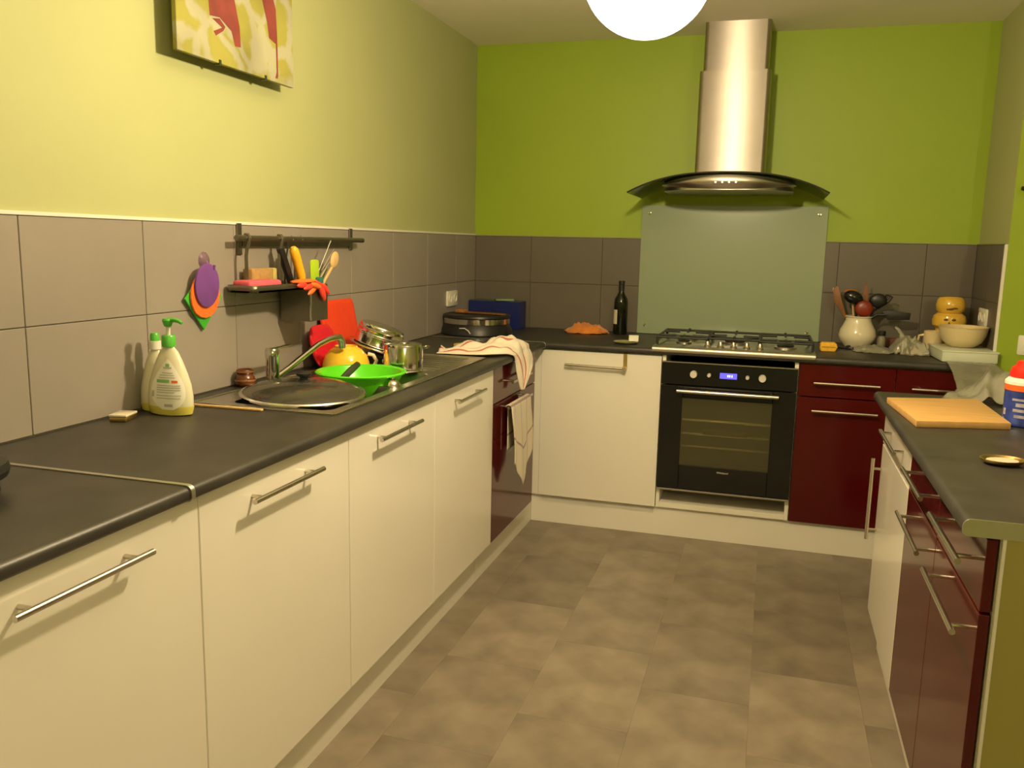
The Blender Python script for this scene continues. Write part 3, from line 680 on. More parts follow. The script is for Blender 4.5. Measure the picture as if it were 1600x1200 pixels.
# label: a leaf-shaped patch following the bottle front (facing the room and the camera)
def lab(dx0, dx1, z0, z1, off, m, nm, par, leaf=False, ang=-PI / 2 + .30):
    b = B(); h = .178; rx, ry = .066, .036
    pr_ = [(.80, 0), (.93, .02), (1., .12), (1., .28), (.93, .45), (.78, .62), (.58, .80), (.40, .93), (.26, 1.)]
    def rad(z):
        q = z / h
        for (r0, a0), (r1, a1) in zip(pr_, pr_[1:]):
            if a0 <= q <= a1: return r0 + (r1 - r0) * (q - a0) / max(1e-6, a1 - a0)
        return .26
    def f(u, v):
        z = z0 + (z1 - z0) * v
        wd = 1.
        if leaf: wd = math.sin(PI * min(1, max(0.02, (v * .98 + .02)))) ** .55 * (1.15 - .55 * v)
        th = ang + (dx0 + (dx1 - dx0) * u) * wd
        r_ = rad(z) + off / rx
        return (rx * r_ * math.cos(th), (ry + off) * rad(z) * math.sin(th) - off * .3, z)
    return b.grid(f, 16, 14 if leaf else 3).build(nm, m, par)
lb = lab(-.95, .95, .018, .148, .0012, PAPERW, 'label', s1, True)
rows = [(.124, .0035, -.25, .25), (.112, .002, -.30, .30), (.106, .002, -.42, .35), (.100, .002, -.45, .40), (.080, .0022, -.5, .62), (.074, .0022, -.5, .62), (.068, .0022, -.5, .6), (.062, .002, -.5, .3), (.054, .002, -.5, .6), (.047, .002, -.5, .55)]
for z, hh, x0, x1 in rows: lab(x0, x1, z, z + hh, .0019, INK, 'print_line', lb)
lab(-.55, .1, .088, .096, .0019, GINK, 'print_line', lb); lab(.2, .5, .088, .094, .0019, ORP, 'print_line', lb)
lab(-.12, .12, .128, .136, .0019, GINK, 'print_mark', lb); lab(-.15, .2, .026, .033, .0019, INK, 'print_mark', lb)
lab(-.8, -.65, .05, .066, .0019, INK, 'print_mark', lb)
soap('soap bottle with green and white cap half hidden behind the pump bottle', (.055, -2.60, ZT), R(5), .165, .046, .03, False)
mb = thing('sponge_tin', 'small brass tin lying on the worktop beside the soap bottles', 'tin', (.06, -2.735, ZT), R(15))
B().box(-.022, .022, -.03, .03, 0, .012, .003, 2).build('base', BRASS, mb)
B().box(-.023, .023, -.031, .031, .012, .019, .003, 2).build('lid', CERC, mb)
bj = thing('dish_brush', 'brown ribbed ceramic pot against the tiles behind the sink', 'pot', (.045, -2.185, ZT + .001))
B().lathe([(0, 0), (.022, 0), (.030, .008), (.032, .02), (.028, .032), (.023, .038), (.026, .043), (.027, .05), (.024, .054), (.020, .052), (.018, .03), (0, .028)], 24).build('pot_body', BROWNG, bj)
B().lathe([(.0325, .017), (.0335, .020), (.0325, .023)], 24).lathe([(.0262, .044), (.0285, .047), (.0262, .050)], 24).build('rib', WOODD, bj)
bj.name = 'brown_pot'
st = tag(B().box(-.006, .006, -.13, .13, 0, .006, .002, 2).build('wooden_stick', WOODP, loc=(.185, -2.512, ZT + .0005), rot=(0, 0, R(-88))), 'pale wooden stick lying along the near edge of the sink', 'stick')
# pan with lid in the first bowl
pn = thing('frying_pan', 'black frying pan sitting in the sink under the glass lid', 'pan', (.31, -2.265, ZT + .0036))
B().lathe([(0, -.042), (.12, -.042), (.135, -.03), (.155, .004), (.158, .006), (.152, .006), (.13, -.03), (.118, -.037), (0, -.037)], 36).build('pan_body', mat('nonstick', (.012, .011, .011), .3, .3, var=.3, vscale=20), pn)
B().tube([(.01, .145, .0), (.01, .19, .018), (.012, .25, .040), (.013, .30, .055)], [.009, .010, .012, .010], 10).build('pan_handle', DGREEN, pn)
gl = thing('pan_lid', 'domed glass pan lid with steel rim and black knob on the sink', 'lid', (.31, -2.285, ZT + .016))
gl.rotation_euler = (R(1.5), R(2), 0)
LR = .178
B().lathe([(LR, 0), (LR * .93, .011), (LR * .75, .022), (LR * .45, .031), (LR * .12, .034), (.0, .034), (0, .031), (LR * .45, .028), (LR * .75, .019), (LR * .92, .008), (LR * .99, -.002)], 44).build('dome', LIDG, gl)
B().lathe([(LR - .004, -.004), (LR + .003, -.005), (LR + .005, .0), (LR + .001, .004), (LR - .006, .004)], 44).build('steel_rim', CHROME, gl)
B().lathe([(0, .033), (.022, .033), (.012, .040), (.012, .046), (.022, .052), (.023, .058), (.016, .062), (0, .063)], 20).build('knob', BPLAST, gl)
# green basin, strainer
gb = thing('green_basin', 'bright green plastic basin sitting in the second sink bowl', 'basin', (.330, -1.955, ZT - .066))
B().lathe([(0, 0), (.085, 0), (.095, .006), (.128, .075), (.137, .094), (.147, .097), (.149, .101), (.144, .104), (.133, .101), (.122, .075), (.09, .012), (.08, .006), (0, .006)], 44).build('basin_wall', GREENP, gb)
B().prism([(-.045, .135), (.045, .135), (.035, .165), (-.035, .165)], 'z', .097, .102, .002).build('grip', GREENP, gb)
sn = thing('sink_strainer', 'small silver dome-shaped strainer at the front of the green basin', 'strainer', (.468, -2.01, ZT + .0037))
B().lathe([(0, 0), (.024, 0), (.026, .003), (.023, .012), (.014, .020), (0, .022)], 24).build('dome', CHROME, sn)
B().lathe([(0, .022), (.008, .022), (.010, .027), (0, .029)], 16).build('knob', CHROME, sn)
# drainer things
DZ = ZT + .0066
yb = thing('yellow_bowl', 'glossy yellow handled bowl turned upside down on the drainer', 'bowl', (.165, -1.745, DZ - .003))
B().lathe([(.083, 0), (.085, .004), (.083, .025), (.074, .052), (.056, .072), (.042, .079), (.040, .085), (.036, .085), (.035, .080), (0, .079), (0, .076), (.05, .070), (.07, .048), (.079, .02), (.08, .001)], 36).build('bowl_wall', YBOWL, yb)
B().tube([(.068, .035, .055), (.085, .045, .05), (.095, .05, .03), (.088, .046, .012), (.076, .038, .010)], .007, 10).build('ear_handle', CERC, yb)
def leanboard(name, label, cat, m, yc, wd, ht, r, xb, xt, hole=False):
    ang = math.atan2(xb - xt, ht)
    o = thing(name, label, cat, (xb, yc, DZ - .003)); o.rotation_euler = (0, -ang, 0)
    B().prism(rrect(wd, ht, r, 6, 0, ht / 2), 'x', 0, .008, .002).build('board', m, o)
    B().prism(rrect(wd - .03, ht - .03, r * .7, 6, 0, ht / 2), 'x', .0078, .0088).build('raised_face', m, o)
leanboard('chopping_board', 'orange-red plastic chopping board leaning against the tiles', 'cutting board', ORED, -1.55, .265, .235, .022, .060, .014)
leanboard('chopping_board', 'crimson rounded chopping board leaning in front of the orange-red one', 'cutting board', CRIM, -1.715, .17, .155, .05, .078, .036)
dp_ = thing('black_pot', 'black pot upside down on the drainer with a pale dot on its side', 'pot', (.232, -1.585, DZ)); dp_.rotation_euler = (R(0), R(4), 0)
B().lathe([(.096, 0), (.098, .004), (.096, .040), (.088, .048), (0, .05), (0, .046), (.085, .044), (.092, .038), (.093, .002)], 36).build('pot_wall', mat('black_pot_enamel', (.01, .009, .009), .22, var=.3, vscale=20), dp_)
B().ball((.045, -.085, .026), .012, (1, .4, .8), 12).build('rivet', LENSW, dp_)
sl = thing('steel_dish', 'wide steel dish tilted on the black upturned pot', 'dish', (.205, -1.585, DZ + .056)); sl.rotation_euler = (R(-7), R(17), 0)
B().lathe([(0, 0), (.100, .0), (.112, .004), (.114, .008), (.110, .010), (.085, .008), (0, .008)], 40).build('flange', CHROME, sl)
sp_ = thing('steel_pot', 'ribbed stainless steel pot upside down and tilted on the flange lid', 'pot', (.207, -1.585, DZ + .0665)); sp_.rotation_euler = (R(-7), R(17), 0)
B().lathe([(.086, 0), (.089, .003), (.087, .006), (.087, .036), (.0895, .039), (.0895, .043), (.086, .046), (.086, .053), (.088, .056), (.088, .060), (.084, .063), (.084, .069), (.080, .076), (.070, .079), (0, .080), (0, .076), (.078, .072), (.083, .04), (.084, .001)], 40).build('pot_wall', CHROME, sp_)
B().tube([(.085, -.02, .02), (.11, -.02, .022), (.112, .0, .022), (.11, .02, .022), (.085, .02, .02)], .004, 8).build('loop_handle', CHROME, sp_)
p2 = thing('small_saucepan', 'small shiny steel pot upside down at the right end of the drainer', 'pot', (.365, -1.695, DZ - .002))
B().lathe([(.071, 0), (.073, .003), (.070, .006), (.070, .085), (.066, .095), (.055, .099), (0, .100), (0, .096), (.06, .094), (.066, .085), (.067, .001)], 40).build('pot_wall', CHROME, p2)
B().tube([(.045, .055, .08), (.055, .078, .082), (.07, .07, .082), (.064, .035, .08)], .004, 8).build('loop_handle', CHROME, p2)
B().lathe([(0, .100), (.02, .1), (.022, .103), (0, .104)], 20).build('base_disc', CHROME, p2)

# kettle at left frame edge
kt = thing('black_kettle', 'black appliance just entering at the left edge of the picture', 'appliance', (.238, -3.385, ZT))
B().lathe([(0, 0), (.088, 0), (.092, .004), (.090, .026), (.092, .028), (.106, .033), (.110, .045), (.106, .058), (.085, .066), (0, .070)], 32).build('body', BPLAST, kt)
B().lathe([(0, .07), (.04, .07), (.03, .08), (0, .081)], 20).build('lid_knob', BPLAST, kt)

# ------------------------------------------------------------------ tea towels
def cloth_mat(name, base, stripe, axis, period, width, var=.08):
    m = bpy.data.materials.new(name); m.use_nodes = True; nt = m.node_tree; bs = nt.nodes['Principled BSDF']; bs.inputs['Roughness'].default_value = .95
    bs.inputs['Sheen Weight'].default_value = .2
    uv = nt.nodes.new('ShaderNodeUVMap'); sep = nt.nodes.new('ShaderNodeSeparateXYZ'); nt.links.new(uv.outputs[0], sep.inputs[0])
    fac = None
    for ax_ in axis:
        sh = nt.nodes.new('ShaderNodeMath'); sh.inputs[1].default_value = period * .6; nt.links.new(sep.outputs['XY'.index(ax_)], sh.inputs[0])
        mm = nt.nodes.new('ShaderNodeMath'); mm.operation = 'MODULO'; mm.inputs[1].default_value = period; nt.links.new(sh.outputs[0], mm.inputs[0])
        lt = nt.nodes.new('ShaderNodeMath'); lt.operation = 'LESS_THAN'; lt.inputs[1].default_value = width; nt.links.new(mm.outputs[0], lt.inputs[0])
        if fac:
            mxx = nt.nodes.new('ShaderNodeMath'); mxx.operation = 'MAXIMUM'; nt.links.new(fac, mxx.inputs[0]); nt.links.new(lt.outputs[0], mxx.inputs[1]); fac = mxx.outputs[0]
        else: fac = lt.outputs[0]
    mix = nt.nodes.new('ShaderNodeMix'); mix.data_type = 'RGBA'; mix.inputs[6].default_value = (*base, 1); mix.inputs[7].default_value = (*stripe, 1); nt.links.new(fac, mix.inputs[0])
    nz = nt.nodes.new('ShaderNodeTexNoise'); nz.inputs['Scale'].default_value = 300; bp = nt.nodes.new('ShaderNodeBump'); bp.inputs['Strength'].default_value = .25; bp.inputs['Distance'].default_value = .001
    nt.links.new(nz.outputs['Fac'], bp.inputs['Height']); nt.links.new(bp.outputs[0], bs.inputs['Normal']); nt.links.new(mix.outputs[2], bs.inputs['Base Color'])
    return m
def cloth(name, f, nu, nv, m, label, cat='towel', thick=.003, parent=None):
    b = B().grid(f, nu, nv); uvl = b.m.loops.layers.uv.new('UVMap')
    b.m.verts.index_update()
    for fc in b.m.faces:
        for lp_ in fc.loops:
            i = lp_.vert.index; lp_[uvl].uv = ((i // (nv + 1)) / nu, (i % (nv + 1)) / nv)
    o = b.build(name, m, parent, smooth=80)
    md = o.modifiers.new('thickness', 'SOLIDIFY'); md.thickness = thick; md.offset = 1
    if label: tag(o, label, cat)
    return o
def lerp_path(P, t):
    n = len(P) - 1; k = min(int(t * n), n - 1); f = t * n - k
    p0, p1, p2, p3 = (Vector(P[max(k - 1, 0)]), Vector(P[k]), Vector(P[k + 1]), Vector(P[min(k + 2, n)]))
    return .5 * ((2 * p1) + (-p0 + p2) * f + (2 * p0 - 5 * p1 + 4 * p2 - p3) * f * f + (-p0 + 3 * p1 - 3 * p2 + p3) * f ** 3)
TW1 = cloth_mat('tea_towel_red_stripe', (.78, .70, .58), (.50, .16, .12), 'Y', .36, .035)
front = [(.300, -1.215, .906), (.40, -1.222, .908), (.49, -1.218, .911), (.545, -1.185, .912), (.588, -1.13, .908), (.602, -1.09, .885), (.606, -1.06, .82), (.606, -1.02, .745)]
back_ = [(.285, -1.09, .906), (.37, -1.03, .912), (.45, -.99, .925), (.52, -.95, .952), (.575, -.90, .940), (.609, -.87, .895), (.613, -.87, .83), (.608, -.99, .745)]
def tw1(u, v):
    p = lerp_path(front, u).lerp(lerp_path(back_, u), v)
    if u < .62:
        q = noise.noise(Vector((u * 9, v * 7, 1.3)))
        p.z += max(0, .038 * (q + .25)) * math.sin(PI * min(1, v)) + .018 * math.sin(PI * v) * max(0, 1 - abs(u - .35) / .4)
        p.z = max(p.z, .9045)
    else:
        p.x += .008 * math.sin(v * 14 + u * 6) + .010 * (u - .62)
        p.x = max(p.x, .600)
    return p
cloth('tea_towel', tw1, 48, 20, TW1, 'crumpled cream tea towel with red stripes hanging over the worktop edge')
TW2 = cloth_mat('tea_towel_checked', (.66, .58, .46), (.30, .20, .20), 'XY', .31, .018)
def tw2(u, v):
    # v across (y), u from the back bottom over the bar to the front bottom
    bar = Vector((.602, 0, .6905)); y = -1.165 + .29 * v
    y += .010 * math.sin(u * 9)
    fold = .0035 * math.sin(v * 11 + 1.0 + u * 2) + .002 * math.sin(v * 23)
    if u < .38:
        z = .50 + (.6905 - .50) * u / .38; x = .586 + .25 * min(0, fold); y = -1.12 + .24 * v
    elif u < .46:
        an = PI * (1 - (u - .38) / .08); x = .602 + .013 * math.cos(an); z = .6905 + .012 * math.sin(an)
    else:
        k = (u - .46) / .54; drop = .235 + .135 * max(0, 1 - abs(v - .48) / .5) ** 1.2
        z = .6905 - drop * k; x = .616 + max(-.010, (fold + .004) * min(1, k * 3)) + .006 * k
        y += (.5 - v) * .02 * k * k
    return Vector((max(x, .574), y, z))
cloth('tea_towel', tw2, 60, 28, TW2, 'checked grey-white tea towel hanging from the red drawer handle')
fp = thing('folded_cloth', 'yellowish folded dishcloth peeking out behind the striped towel', 'cloth', (.36, -.955, ZT))
B().prism(rrect(.15, .07, .015), 'z', .0005, .020, .006).build('cloth_fold', mat('mustard_cloth', (.50, .38, .12), .9, var=.1, vscale=30, bump=.3), fp)

# ------------------------------------------------------------------ corner: crepe maker and boxes
cp = thing('crepe_maker', 'round black electric crepe maker with a steel band in the corner', 'appliance', (.170, -.335, ZT))
B().lathe([(0, .0), (.182, .0), (.185, .006), (.180, .03), (.168, .05), (.165, .056), (0, .056)], 48).build('base', BPLAST, cp)
B().lathe([(.166, .056), (.170, .057), (.170, .083), (.166, .085), (0, .085)], 48).build('steel_band', CHROME, cp)
B().lathe([(0, .085), (.172, .085), (.174, .088), (.172, .098), (.165, .102), (.158, .099), (0, .099)], 48).build('hot_plate', BPLAST, cp)
B().tube([(-.03, -.178, .040), (.0, -.186, .042), (.02, -.186, .030), (.03, -.186, .016)], .003, 8).build('dial_mark', LENSW, cp)
for k in range(3):
    an = R(90 + 120 * k); B().cyl((.15 * math.cos(an), .15 * math.sin(an), 0), (.15 * math.cos(an), .15 * math.sin(an), .004), .014, n=12).build('foot', BPLAST, cp)
bx = thing('blue_box', 'dark blue carton standing behind the crepe maker', 'box', (.165, .018, ZT), R(-3))
B().box(-.15, .15, -.05, .05, 0, .148, .002, 1).build('carton', BLUE, bx, smooth=0)
B().box(-.148, .148, -.04, .052, .148, .150).build('carton_flap', mat('dull_green_card', (.06, .09, .06), .7, var=.2, vscale=12), bx, smooth=0)
bp_ = thing('wooden_batter_spreader', 'flat brown wooden crepe spatula lying on the crepe maker', 'utensil', (.20, -.34, ZT + .1025), R(-12))
B().box(-.10, .13, -.016, .016, .0, .007, .002, 1).build('blade', WOODD, bp_)
B().box(-.155, -.10, -.022, .022, .0, .016, .004, 2).build('handle', mat('orange_wood', (.36, .14, .03), .5, var=.2, vscale=20), bp_)
gc = thing('green_card', 'small pale green packet lying on the blue carton', 'packet', (.215, -.01, ZT + .1505), R(20))
B().box(-.05, .05, -.03, .03, 0, .012, .004, 2).build('packet', mat('pale_green_packet', (.16, .24, .12), .5, var=.2, vscale=20), gc)
# ------------------------------------------------------------------ back counter objects
def cr(u, v):
    an = 2 * PI * u; r = .098 * (.02 + .98 * v)
    k = noise.noise(Vector((math.cos(an) * 1.6, math.sin(an) * 1.6, v * 2.2)))
    k2 = noise.noise(Vector((math.cos(an) * 4.5 * v, math.sin(an) * 4.5 * v, 5.2)))
    rr = r * (1 + .28 * k)
    z = (.040 * (1 - v ** 3.5) + .030 * k2 * (1 - v) + .012 * abs(k2)) + .001
    return Vector((rr * math.cos(an) * 1.1, rr * math.sin(an) * .62, max(.001, z)))
o = cloth('orange_cloth', cr, 48, 14, ORCLOTH, 'crumpled orange cleaning cloth on the back worktop', 'cloth'); o.location = (.682, -.045, ZT)
wb_ = thing('wine_bottle', 'dark green wine bottle with a pale label against the back tiles', 'bottle', (.855, -.005, ZT))
B().lathe([(0, .004), (.02, .001), (.034, .0), (.0365, .004), (.0365, .165), (.034, .185), (.022, .205), (.0145, .222), (.0135, .262), (.0155, .264), (.0155, .278), (.0135, .280), (0, .280)], 28).build('bottle_glass', GLASSB, wb_)
b = B()
b.grid(lambda u, v: (.037 * math.cos(R(-205 + 95 * u)), .037 * math.sin(R(-205 + 95 * u)), .055 + .075 * v), 12, 2).build('paper_label', PAPER, wb_)
B().lathe([(.0140, .225), (.0145, .225), (.0140, .2605), (.0162, .2635), (.0162, .279), (.0, .2808)], 20).build('capsule', BPLAST, wb_)
pl = thing('saucer', 'small olive saucer on the worktop left of the hob', 'plate', (.955, -.425, ZT))
B().lathe([(0, .001), (.03, 0), (.05, .003), (.058, .008), (.060, .010), (.057, .0105), (.048, .006), (.03, .003), (0, .003)], 32).build('saucer_dish', mat('olive_ceramic', (.34, .32, .16), .3, var=.1, vscale=20), pl)
sb = thing('small_white_box', 'tiny white box standing at the edge of the olive saucer', 'box', (.988, -.395, ZT + .009), R(10))
B().box(-.023, .023, -.012, .012, .0, .026, .002, 1).build('box_body', PAPERW, sb); B().box(-.0235, .0235, -.0125, .0125, .026, .029, .001, 1).build('box_lid', PAPERW, sb)
ys = thing('yellow_sponge', 'small yellow sponge with pinched waist right of the hob', 'sponge', (1.875, -.30, ZT + .0005), R(3))
B().prism([(-.032, .0), (.028, 0), (.036, .014), (.034, .022), (.036, .034), (.026, .042), (-.030, .042), (-.038, .032), (-.034, .021), (-.038, .010)], 'y', -.02, .02, .004).build('sponge_body', mat('yellow_sponge_foam', (.78, .44, .04), .85, var=.15, vscale=60, bump=.4, bscale=200), ys)
B().box(-.030, .030, -.021, .021, .018, .024, .001, 1).build('sponge_seam', mat('ochre_foam', (.50, .24, .02), .9, var=.1, vscale=60), ys)
pt = thing('utensil_jug', 'round cream ceramic pot holding the kitchen utensils', 'pot', (2.018, -.045, ZT))
B().lathe([(0, .002), (.052, 0), (.058, .006), (.062, .012), (.080, .035), (.086, .058), (.080, .085), (.066, .112), (.058, .132), (.058, .142), (.063, .148), (.060, .151), (.053, .148), (.052, .13), (.06, .11), (.075, .08), (.078, .055), (.05, .012), (0, .010)], 40).build('pot_wall', CERC, pt)
def stick(name, label, p, parts):
    t = thing(name, label, 'utensil', (2.018, -.045, ZT + .012))
    for nm, bld, m in parts: bld.build(nm, m, t)
J = lambda x, z, y=-.045: (x - 2.018, y + .045, z - ZT - .012)
stick('wooden_spatula', 'long pale-edged wooden spatula leaning left out of the cream pot', 0,
      [('blade', B().prism([(-.118, .205), (-.125, .262), (-.112, .280), (-.098, .272), (-.085, .215), (-.062, .150), (-.054, .125), (-.066, .125), (-.085, .160)], 'y', -.006, .006, .002), WOODD),
       ('edge', B().tube([J(1.892, 1.182), J(1.902, 1.145), J(1.925, 1.095), J(1.955, 1.048)], [.003, .005, .006, .004], 8), WOODP),
       ('handle', B().cyl((-.06, 0, .14), (.005, 0, .002), .006, n=8), WOODP)])
stick('ladle', 'black shiny ladle bowl rising from the cream pot', 0,
      [('bowl', B().ball(J(1.985, 1.140, -.06), .042, (1.1, .6, .75), 18, Matrix.Rotation(R(20), 3, 'Y')), BLACK), ('handle', B().cyl(J(2.0, 1.11, -.05), (0, 0, .002), .006, n=8), BPLAST)])
stick('red_spoon', 'dark red plastic spoon in the middle of the cream pot', 0,
      [('bowl', B().ball(J(2.035, 1.088, -.075), .042, (.95, .35, .95), 18), mat('dark_orange_red', (.20, .022, .008), .35, var=.3, vscale=20)), ('handle', B().cyl(J(2.03, 1.06, -.065), (.01, -.01, .002), .007, n=8), MATS['dark_orange_red'])])
stick('wooden_fork', 'brown wooden spoon standing upright at the back of the cream pot', 0,
      [('head', B().prism([(.004, .20), (.016, .27), (.024, .31), (.034, .25), (.042, .19), (.03, .16)], 'y', .012, .020, .002), WOODD), ('handle', B().cyl((.025, .016, .18), (.01, .01, .004), .006, n=8), WOODD)])
stick('orange_whisk', 'thin wooden handle with orange top behind the ladle in the cream pot', 0,
      [('top', B().ball(J(1.975, 1.165, -.03), .026, (1.3, .6, .5), 14), MATS['orange_wood']), ('handle', B().cyl(J(1.98, 1.16, -.03), (-.005, .01, .004), .005, n=8), WOODP)])
b = B()
for k in range(6):
    a_ = k * PI / 6; b.tube([(.07 + .0 * k, 0, .165), (.10 + .03 * math.cos(a_), .03 * math.sin(a_), .21), (.125 + .02 * math.cos(a_), .02 * math.sin(a_), .235), (.118, 0, .245)], .0022, 6)
stick('black_whisk', 'dark round slotted skimmer leaning right out of the cream pot', 0,
      [('wires', b, BPLAST), ('disc', B().ball(J(2.098, 1.128, -.05), .040, (1., .35, .85), 16), BPLAST), ('handle', B().cyl(J(2.085, 1.09, -.05), (.012, .005, .002), .006, n=8), BPLAST)])
stick('black_turner', 'long black spatula lying far out to the right from the cream pot', 0,
      [('blade', B().prism([(.13, .125), (.225, .130), (.228, .162), (.14, .172), (.10, .165)], 'y', -.012, -.004, .002), BPLAST), ('handle', B().tube([(.13, -.008, .150), (.08, -.006, .148), (.045, 0, .120), (.014, 0, .01)], .006, 8), BPLAST)])
# little bottle right of the pot, glass lid in front
lbx = thing('small_bottle', 'tiny clear spice bottle with a black cap beside the cream pot', 'bottle', (2.125, -.075, ZT))
B().lathe([(0, 0), (.019, 0), (.020, .004), (.020, .052), (.013, .062), (.012, .066), (0, .066)], 20).build('bottle_body', clear('spice_glass', (.70, .70, .55), (.45, .42, .30), .4), lbx)
B().lathe([(0, .064), (.0165, .064), (.0175, .068), (.0165, .086), (0, .087)], 20).build('cap', BPLAST, lbx)
bb = thing('dark_jar_lid', 'small dark clip lying in front of the cream pot', 'clip', (1.962, -.165, ZT), R(-25))
B().box(-.035, .035, -.010, .010, .0, .012, .004, 2).build('jaw', BPLAST, bb); B().cyl((.01, -.012, .013), (.01, .012, .013), .007, n=12).build('hinge', BPLAST, bb)
br = thing('brown_packet', 'reddish brown packet lying against the tiles right of the cream pot', 'packet', (2.185, .035, ZT), R(5))
B().box(-.04, .04, -.02, .02, .0, .045, .008, 3).build('packet', mat('reddish_brown', (.16, .055, .035), .6, var=.3, vscale=30), br)

def crumple(name, label, cat, cx, cy, rx, ry, hz, m, seed, n=40, spikes=0):
    def f(u, v):
        x = (u - .5) * 2; y = (v - .5) * 2
        r = max(abs(x), abs(y)); P = Vector((x * 2.4, y * 2.4, seed))
        q = noise.noise(P) * .6 + abs(noise.noise(P * 1.7 + Vector((3.3, 1.1, 0)))) * .5 + .06 * noise.noise(P * 4.1)
        edge = 1 + .25 * noise.noise(Vector((x * 1.7, y * 1.7, seed + 9)))
        z = hz * max(0, (1 - r * r) * .75 + .42 * q) 
        return Vector((x * rx * edge, y * ry * edge, max(.0015, z)))
    o = cloth(name, f, n, n, m, label, cat, .0012); o.location = (cx, cy, ZT); return o
crumple('crumpled_bag', 'crumpled pale plastic wrap on the worktop in front of the cream pot', 'bag', 2.075, -.215, .085, .075, .034, FILM2, 3.1)
pb = crumple('plastic_bag', 'standing crumpled clear bag of food beside the cream bowl', 'bag', 2.222, -.215, .068, .09, .100, FILM2, 7.7)
B().tube([(-.02, .02, .065), (-.03, .02, .09), (-.045, .02, .108), (-.058, .02, .118)], [.016, .008, .007, .005], 8).build('twisted_neck', FILM2, pb)
crumple('food_packet', 'peach-coloured food packet inside the clear bag by the tray', 'packet', 2.232, -.225, .045, .06, .036, mat('peach_food', (.50, .24, .12), .6, var=.2, vscale=30), 2.2, 20)
# tray, bowl, mug, stacked pots
ty = thing('pale_tray', 'pale grey-green plastic box with a cream bowl on top', 'box', (2.418, -.335, ZT), R(3))
B().box(-.105, .112, -.15, .12, .001, .050, .006, 3).build('box_body', FOAM, ty)
B().box(-.108, .115, -.153, .123, .044, .052, .003, 2).build('box_rim', FOAM, ty)
for z in (.016, .034): B().box(.1115, .1135, -.13, -.11, z, z + .010).build('side_vent', DARK, ty, smooth=0)
bw = thing('cream_bowl', 'large cream ceramic mixing bowl on the pale box', 'bowl', (2.425, -.315, ZT + .0525))
B().lathe([(0, .003), (.045, 0), (.055, .004), (.080, .025), (.094, .055), (.099, .084), (.101, .086), (.102, .090), (.098, .091), (.094, .085), (.088, .055), (.07, .02), (0, .012)], 44).build('bowl_wall', CERB, bw)
mg = thing('beige_mug', 'beige ceramic mug half hidden behind the cream bowl', 'mug', (2.332, -.166, ZT), R(-10))
B().lathe([(0, .003), (.03, 0), (.038, .006), (.042, .05), (.040, .105), (.036, .105), (.037, .05), (0, .012)], 28).build('mug_wall', CERB, mg)
B().tube([(-.038, 0, .085), (-.058, 0, .08), (-.062, 0, .055), (-.055, 0, .032), (-.039, 0, .025)], .006, 10).build('ear_handle', CERB, mg)
jr = thing('stacked_pots', 'stack of two squat yellow ceramic pots with painted marks', 'pot', (2.405, -.095, ZT))
B().lathe([(0, .002), (.055, 0), (.055, .02), (.056, .05), (.056, .09), (.056, .105), (.055, .115), (0, .118)], 36).build('bottom_pot', YCER, jr)
B().lathe([(0, .112), (.055, .113), (.070, .128), (.073, .150), (.068, .172), (.052, .186), (0, .188)], 36).build('middle_pot', YCER, jr)
tpot = B().lathe([(0, .186), (.050, .187), (.060, .200), (.063, .222), (.058, .245), (.050, .256), (.045, .258), (.042, .254), (0, .250)], 36).build('top_pot', YCER, jr)
INKB = mat('dark_glaze_mark', (.10, .05, .008), .4, var=.2, vscale=30)
for x, z, w_, h_ in ((-.026, .158, .010, .005), (.006, .158, .010, .006), (-.012, .138, .005, .011)):
    B().ball((x - .0, -.0715 + .25 * x * x / .07, z), .01, (w_ / .01, .25, h_ / .01), 10).build('painted_mark', INKB, jr)
for x, z, w_, h_ in ((-.008, .206, .013, .005), (.008, .210, .014, .004), (-.022, .205, .005, .004)):
    B().ball((x, -.0610 + .25 * x * x / .06, z), .01, (w_ / .01, .25, h_ / .01), 10).build('painted_mark', INKB, tpot)

# ------------------------------------------------------------------ bags over the gap and peninsula objects
def film(u, v):
    # hangs from under the box over the back edge and down onto the peninsula's far end
    Pa = [(2.335, -.500, .905), (2.33, -.565, .903), (2.338, -.64, .875), (2.325, -.85, .815), (2.28, -1.15, .835), (2.21, -1.40, .908), (2.15, -1.52, .9045), (2.12, -1.60, .9035)]
    Pb = [(2.515, -.485, .905), (2.52, -.565, .903), (2.54, -.64, .880), (2.56, -.85, .85), (2.52, -1.15, .87), (2.44, -1.40, .935), (2.40, -1.50, .915), (2.385, -1.60, .9035)]
    p = lerp_path(Pa, u).lerp(lerp_path(Pb, u), v)
    q = noise.noise(Vector((u * 8, v * 4, 4.4))); q2 = noise.noise(Vector((u * 20, v * 10, 1.4)))
    p.z += (.020 * abs(q) + .006 * abs(q2)) * (1 if u > .3 else .25)
    p.z += .055 * max(0, 1 - ((p.x - 2.36) / .13) ** 2) * max(0, 1 - ((p.y + 1.42) / .16) ** 2) + .022 * max(0, 1 - abs(v - .35 - .5 * (u - .6)) / .08) * (1 if u > .45 else 0)
    return p
cloth('plastic_sheet', film, 70, 30, FILM2, 'clear plastic bag draped from the back worktop to the peninsula', 'bag', .0008)
cbd = thing('cutting_board', 'rectangular bamboo cutting board on the peninsula worktop', 'cutting board', (0, 0, ZT))
B().prism([(1.999, -2.035), (2.238, -1.968), (2.236, -1.585), (1.968, -1.670)], 'z', .0005, .019, .002).build('board', WOODL, cbd)
ds = thing('gold_rim_dish', 'small oval cream dish with a brass-coloured rim on the peninsula', 'dish', (2.122, -2.395, ZT), R(15))
B().lathe([(0, .002), (.03, 0), (.042, .005), (.047, .011), (.048, .0125), (.045, .0125), (.036, .006), (0, .004)], 36, sx=1.0, sy=.78).build('dish_body', BRASS, ds)
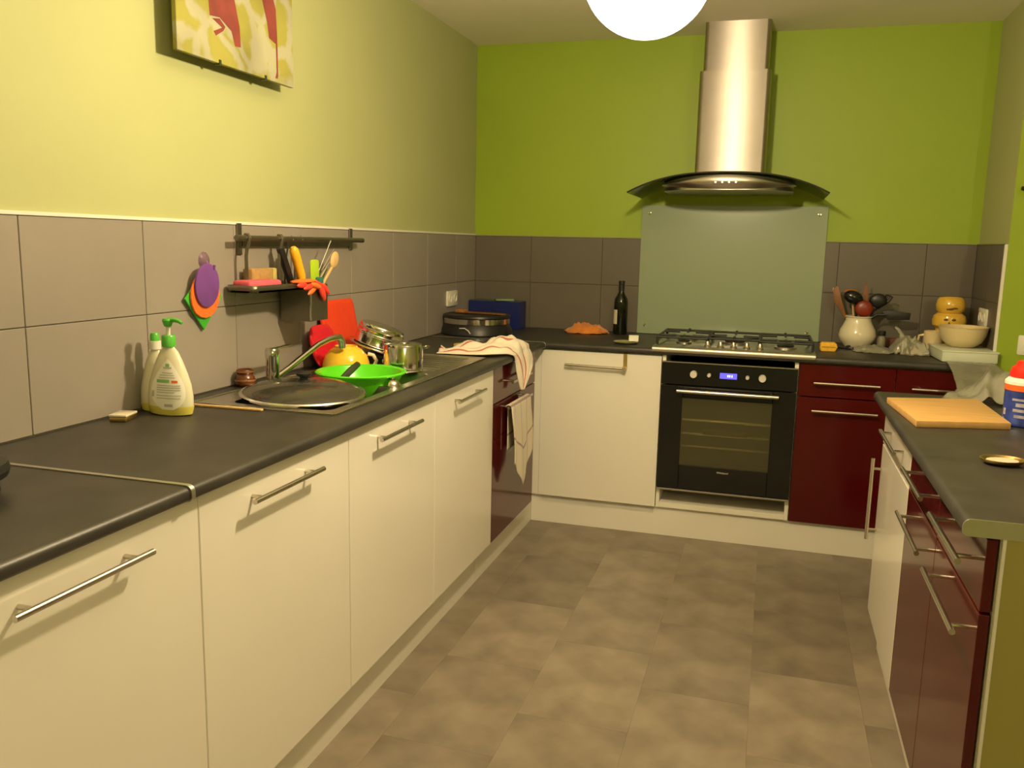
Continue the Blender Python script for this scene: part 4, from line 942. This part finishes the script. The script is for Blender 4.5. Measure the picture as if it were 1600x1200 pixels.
B().lathe([(0, .0045), (.034, .0065), (.0335, .009), (0, .009)], 32, sx=1., sy=.78).build('cream_fill', CERC, ds)
cn = thing('spray_canister', 'dark blue printed canister with a red and white cap on the peninsula', 'canister', (2.286, -1.885, ZT))
B().lathe([(0, .0), (.050, 0), (.053, .004), (.053, .010), (.051, .013), (.051, .098), (0, .098)], 36).build('can_body', BLUEP, cn)
B().lathe([(.0515, .098), (.0522, .098), (.0522, .114), (.0515, .114)], 36).lathe([(0, .098), (.051, .098), (.051, .114), (0, .114)], 36).build('orange_band', ORP, cn)
B().lathe([(0, .114), (.053, .114), (.053, .122), (.046, .130), (.036, .134), (0, .134)], 36).build('white_collar', WPLAST, cn)
B().lathe([(0, .134), (.043, .134), (.044, .142), (.040, .158), (.030, .166), (.028, .176), (0, .178)], 32).build('red_cap', REDP, cn)
PRN = mat('pale_violet_print', (.34, .32, .42), .5, var=.4, vscale=60)
for th0, th1, z0, z1 in ((-130, -95, .026, .034), (-135, -90, .042, .050), (-128, -100, .056, .066), (-140, -95, .072, .078), (-172, -160, .030, .048), (-175, -165, .010, .022)):
    B().grid(lambda u, v: (.0517 * math.cos(R(th0 + (th1 - th0) * u)), .0517 * math.sin(R(th0 + (th1 - th0) * u)), z0 + (z1 - z0) * v), 8, 1).build('print_patch', PRN, cn)

# groups of repeats
GROUPS = {'base_cabinet': 'cream gloss base cabinets', 'drawer_cabinet': 'dark red drawer units', 'worktop': 'charcoal laminate worktops', 'chopping_board': 'plastic chopping boards on the drainer',
          'tea_towel': 'tea towels', 'wall_socket': 'white wall sockets', 'pendant_lamp': 'globe pendant lamps', 'soap_bottle': 'soap bottles by the sink'}
for o in COL.objects:
    if o.parent is None and 'category' in o and 'group' not in o:
        k = o.name.split('.')[0]
        if k in GROUPS: o['group'] = GROUPS[k]
        elif o['category'] == 'utensil' and abs(o.location.x - 2.018) < .001: o['group'] = 'utensils in the cream pot'
        elif o['category'] == 'utensil' and abs(o.location.y + 1.88) < .001: o['group'] = 'utensils in the wall cup'
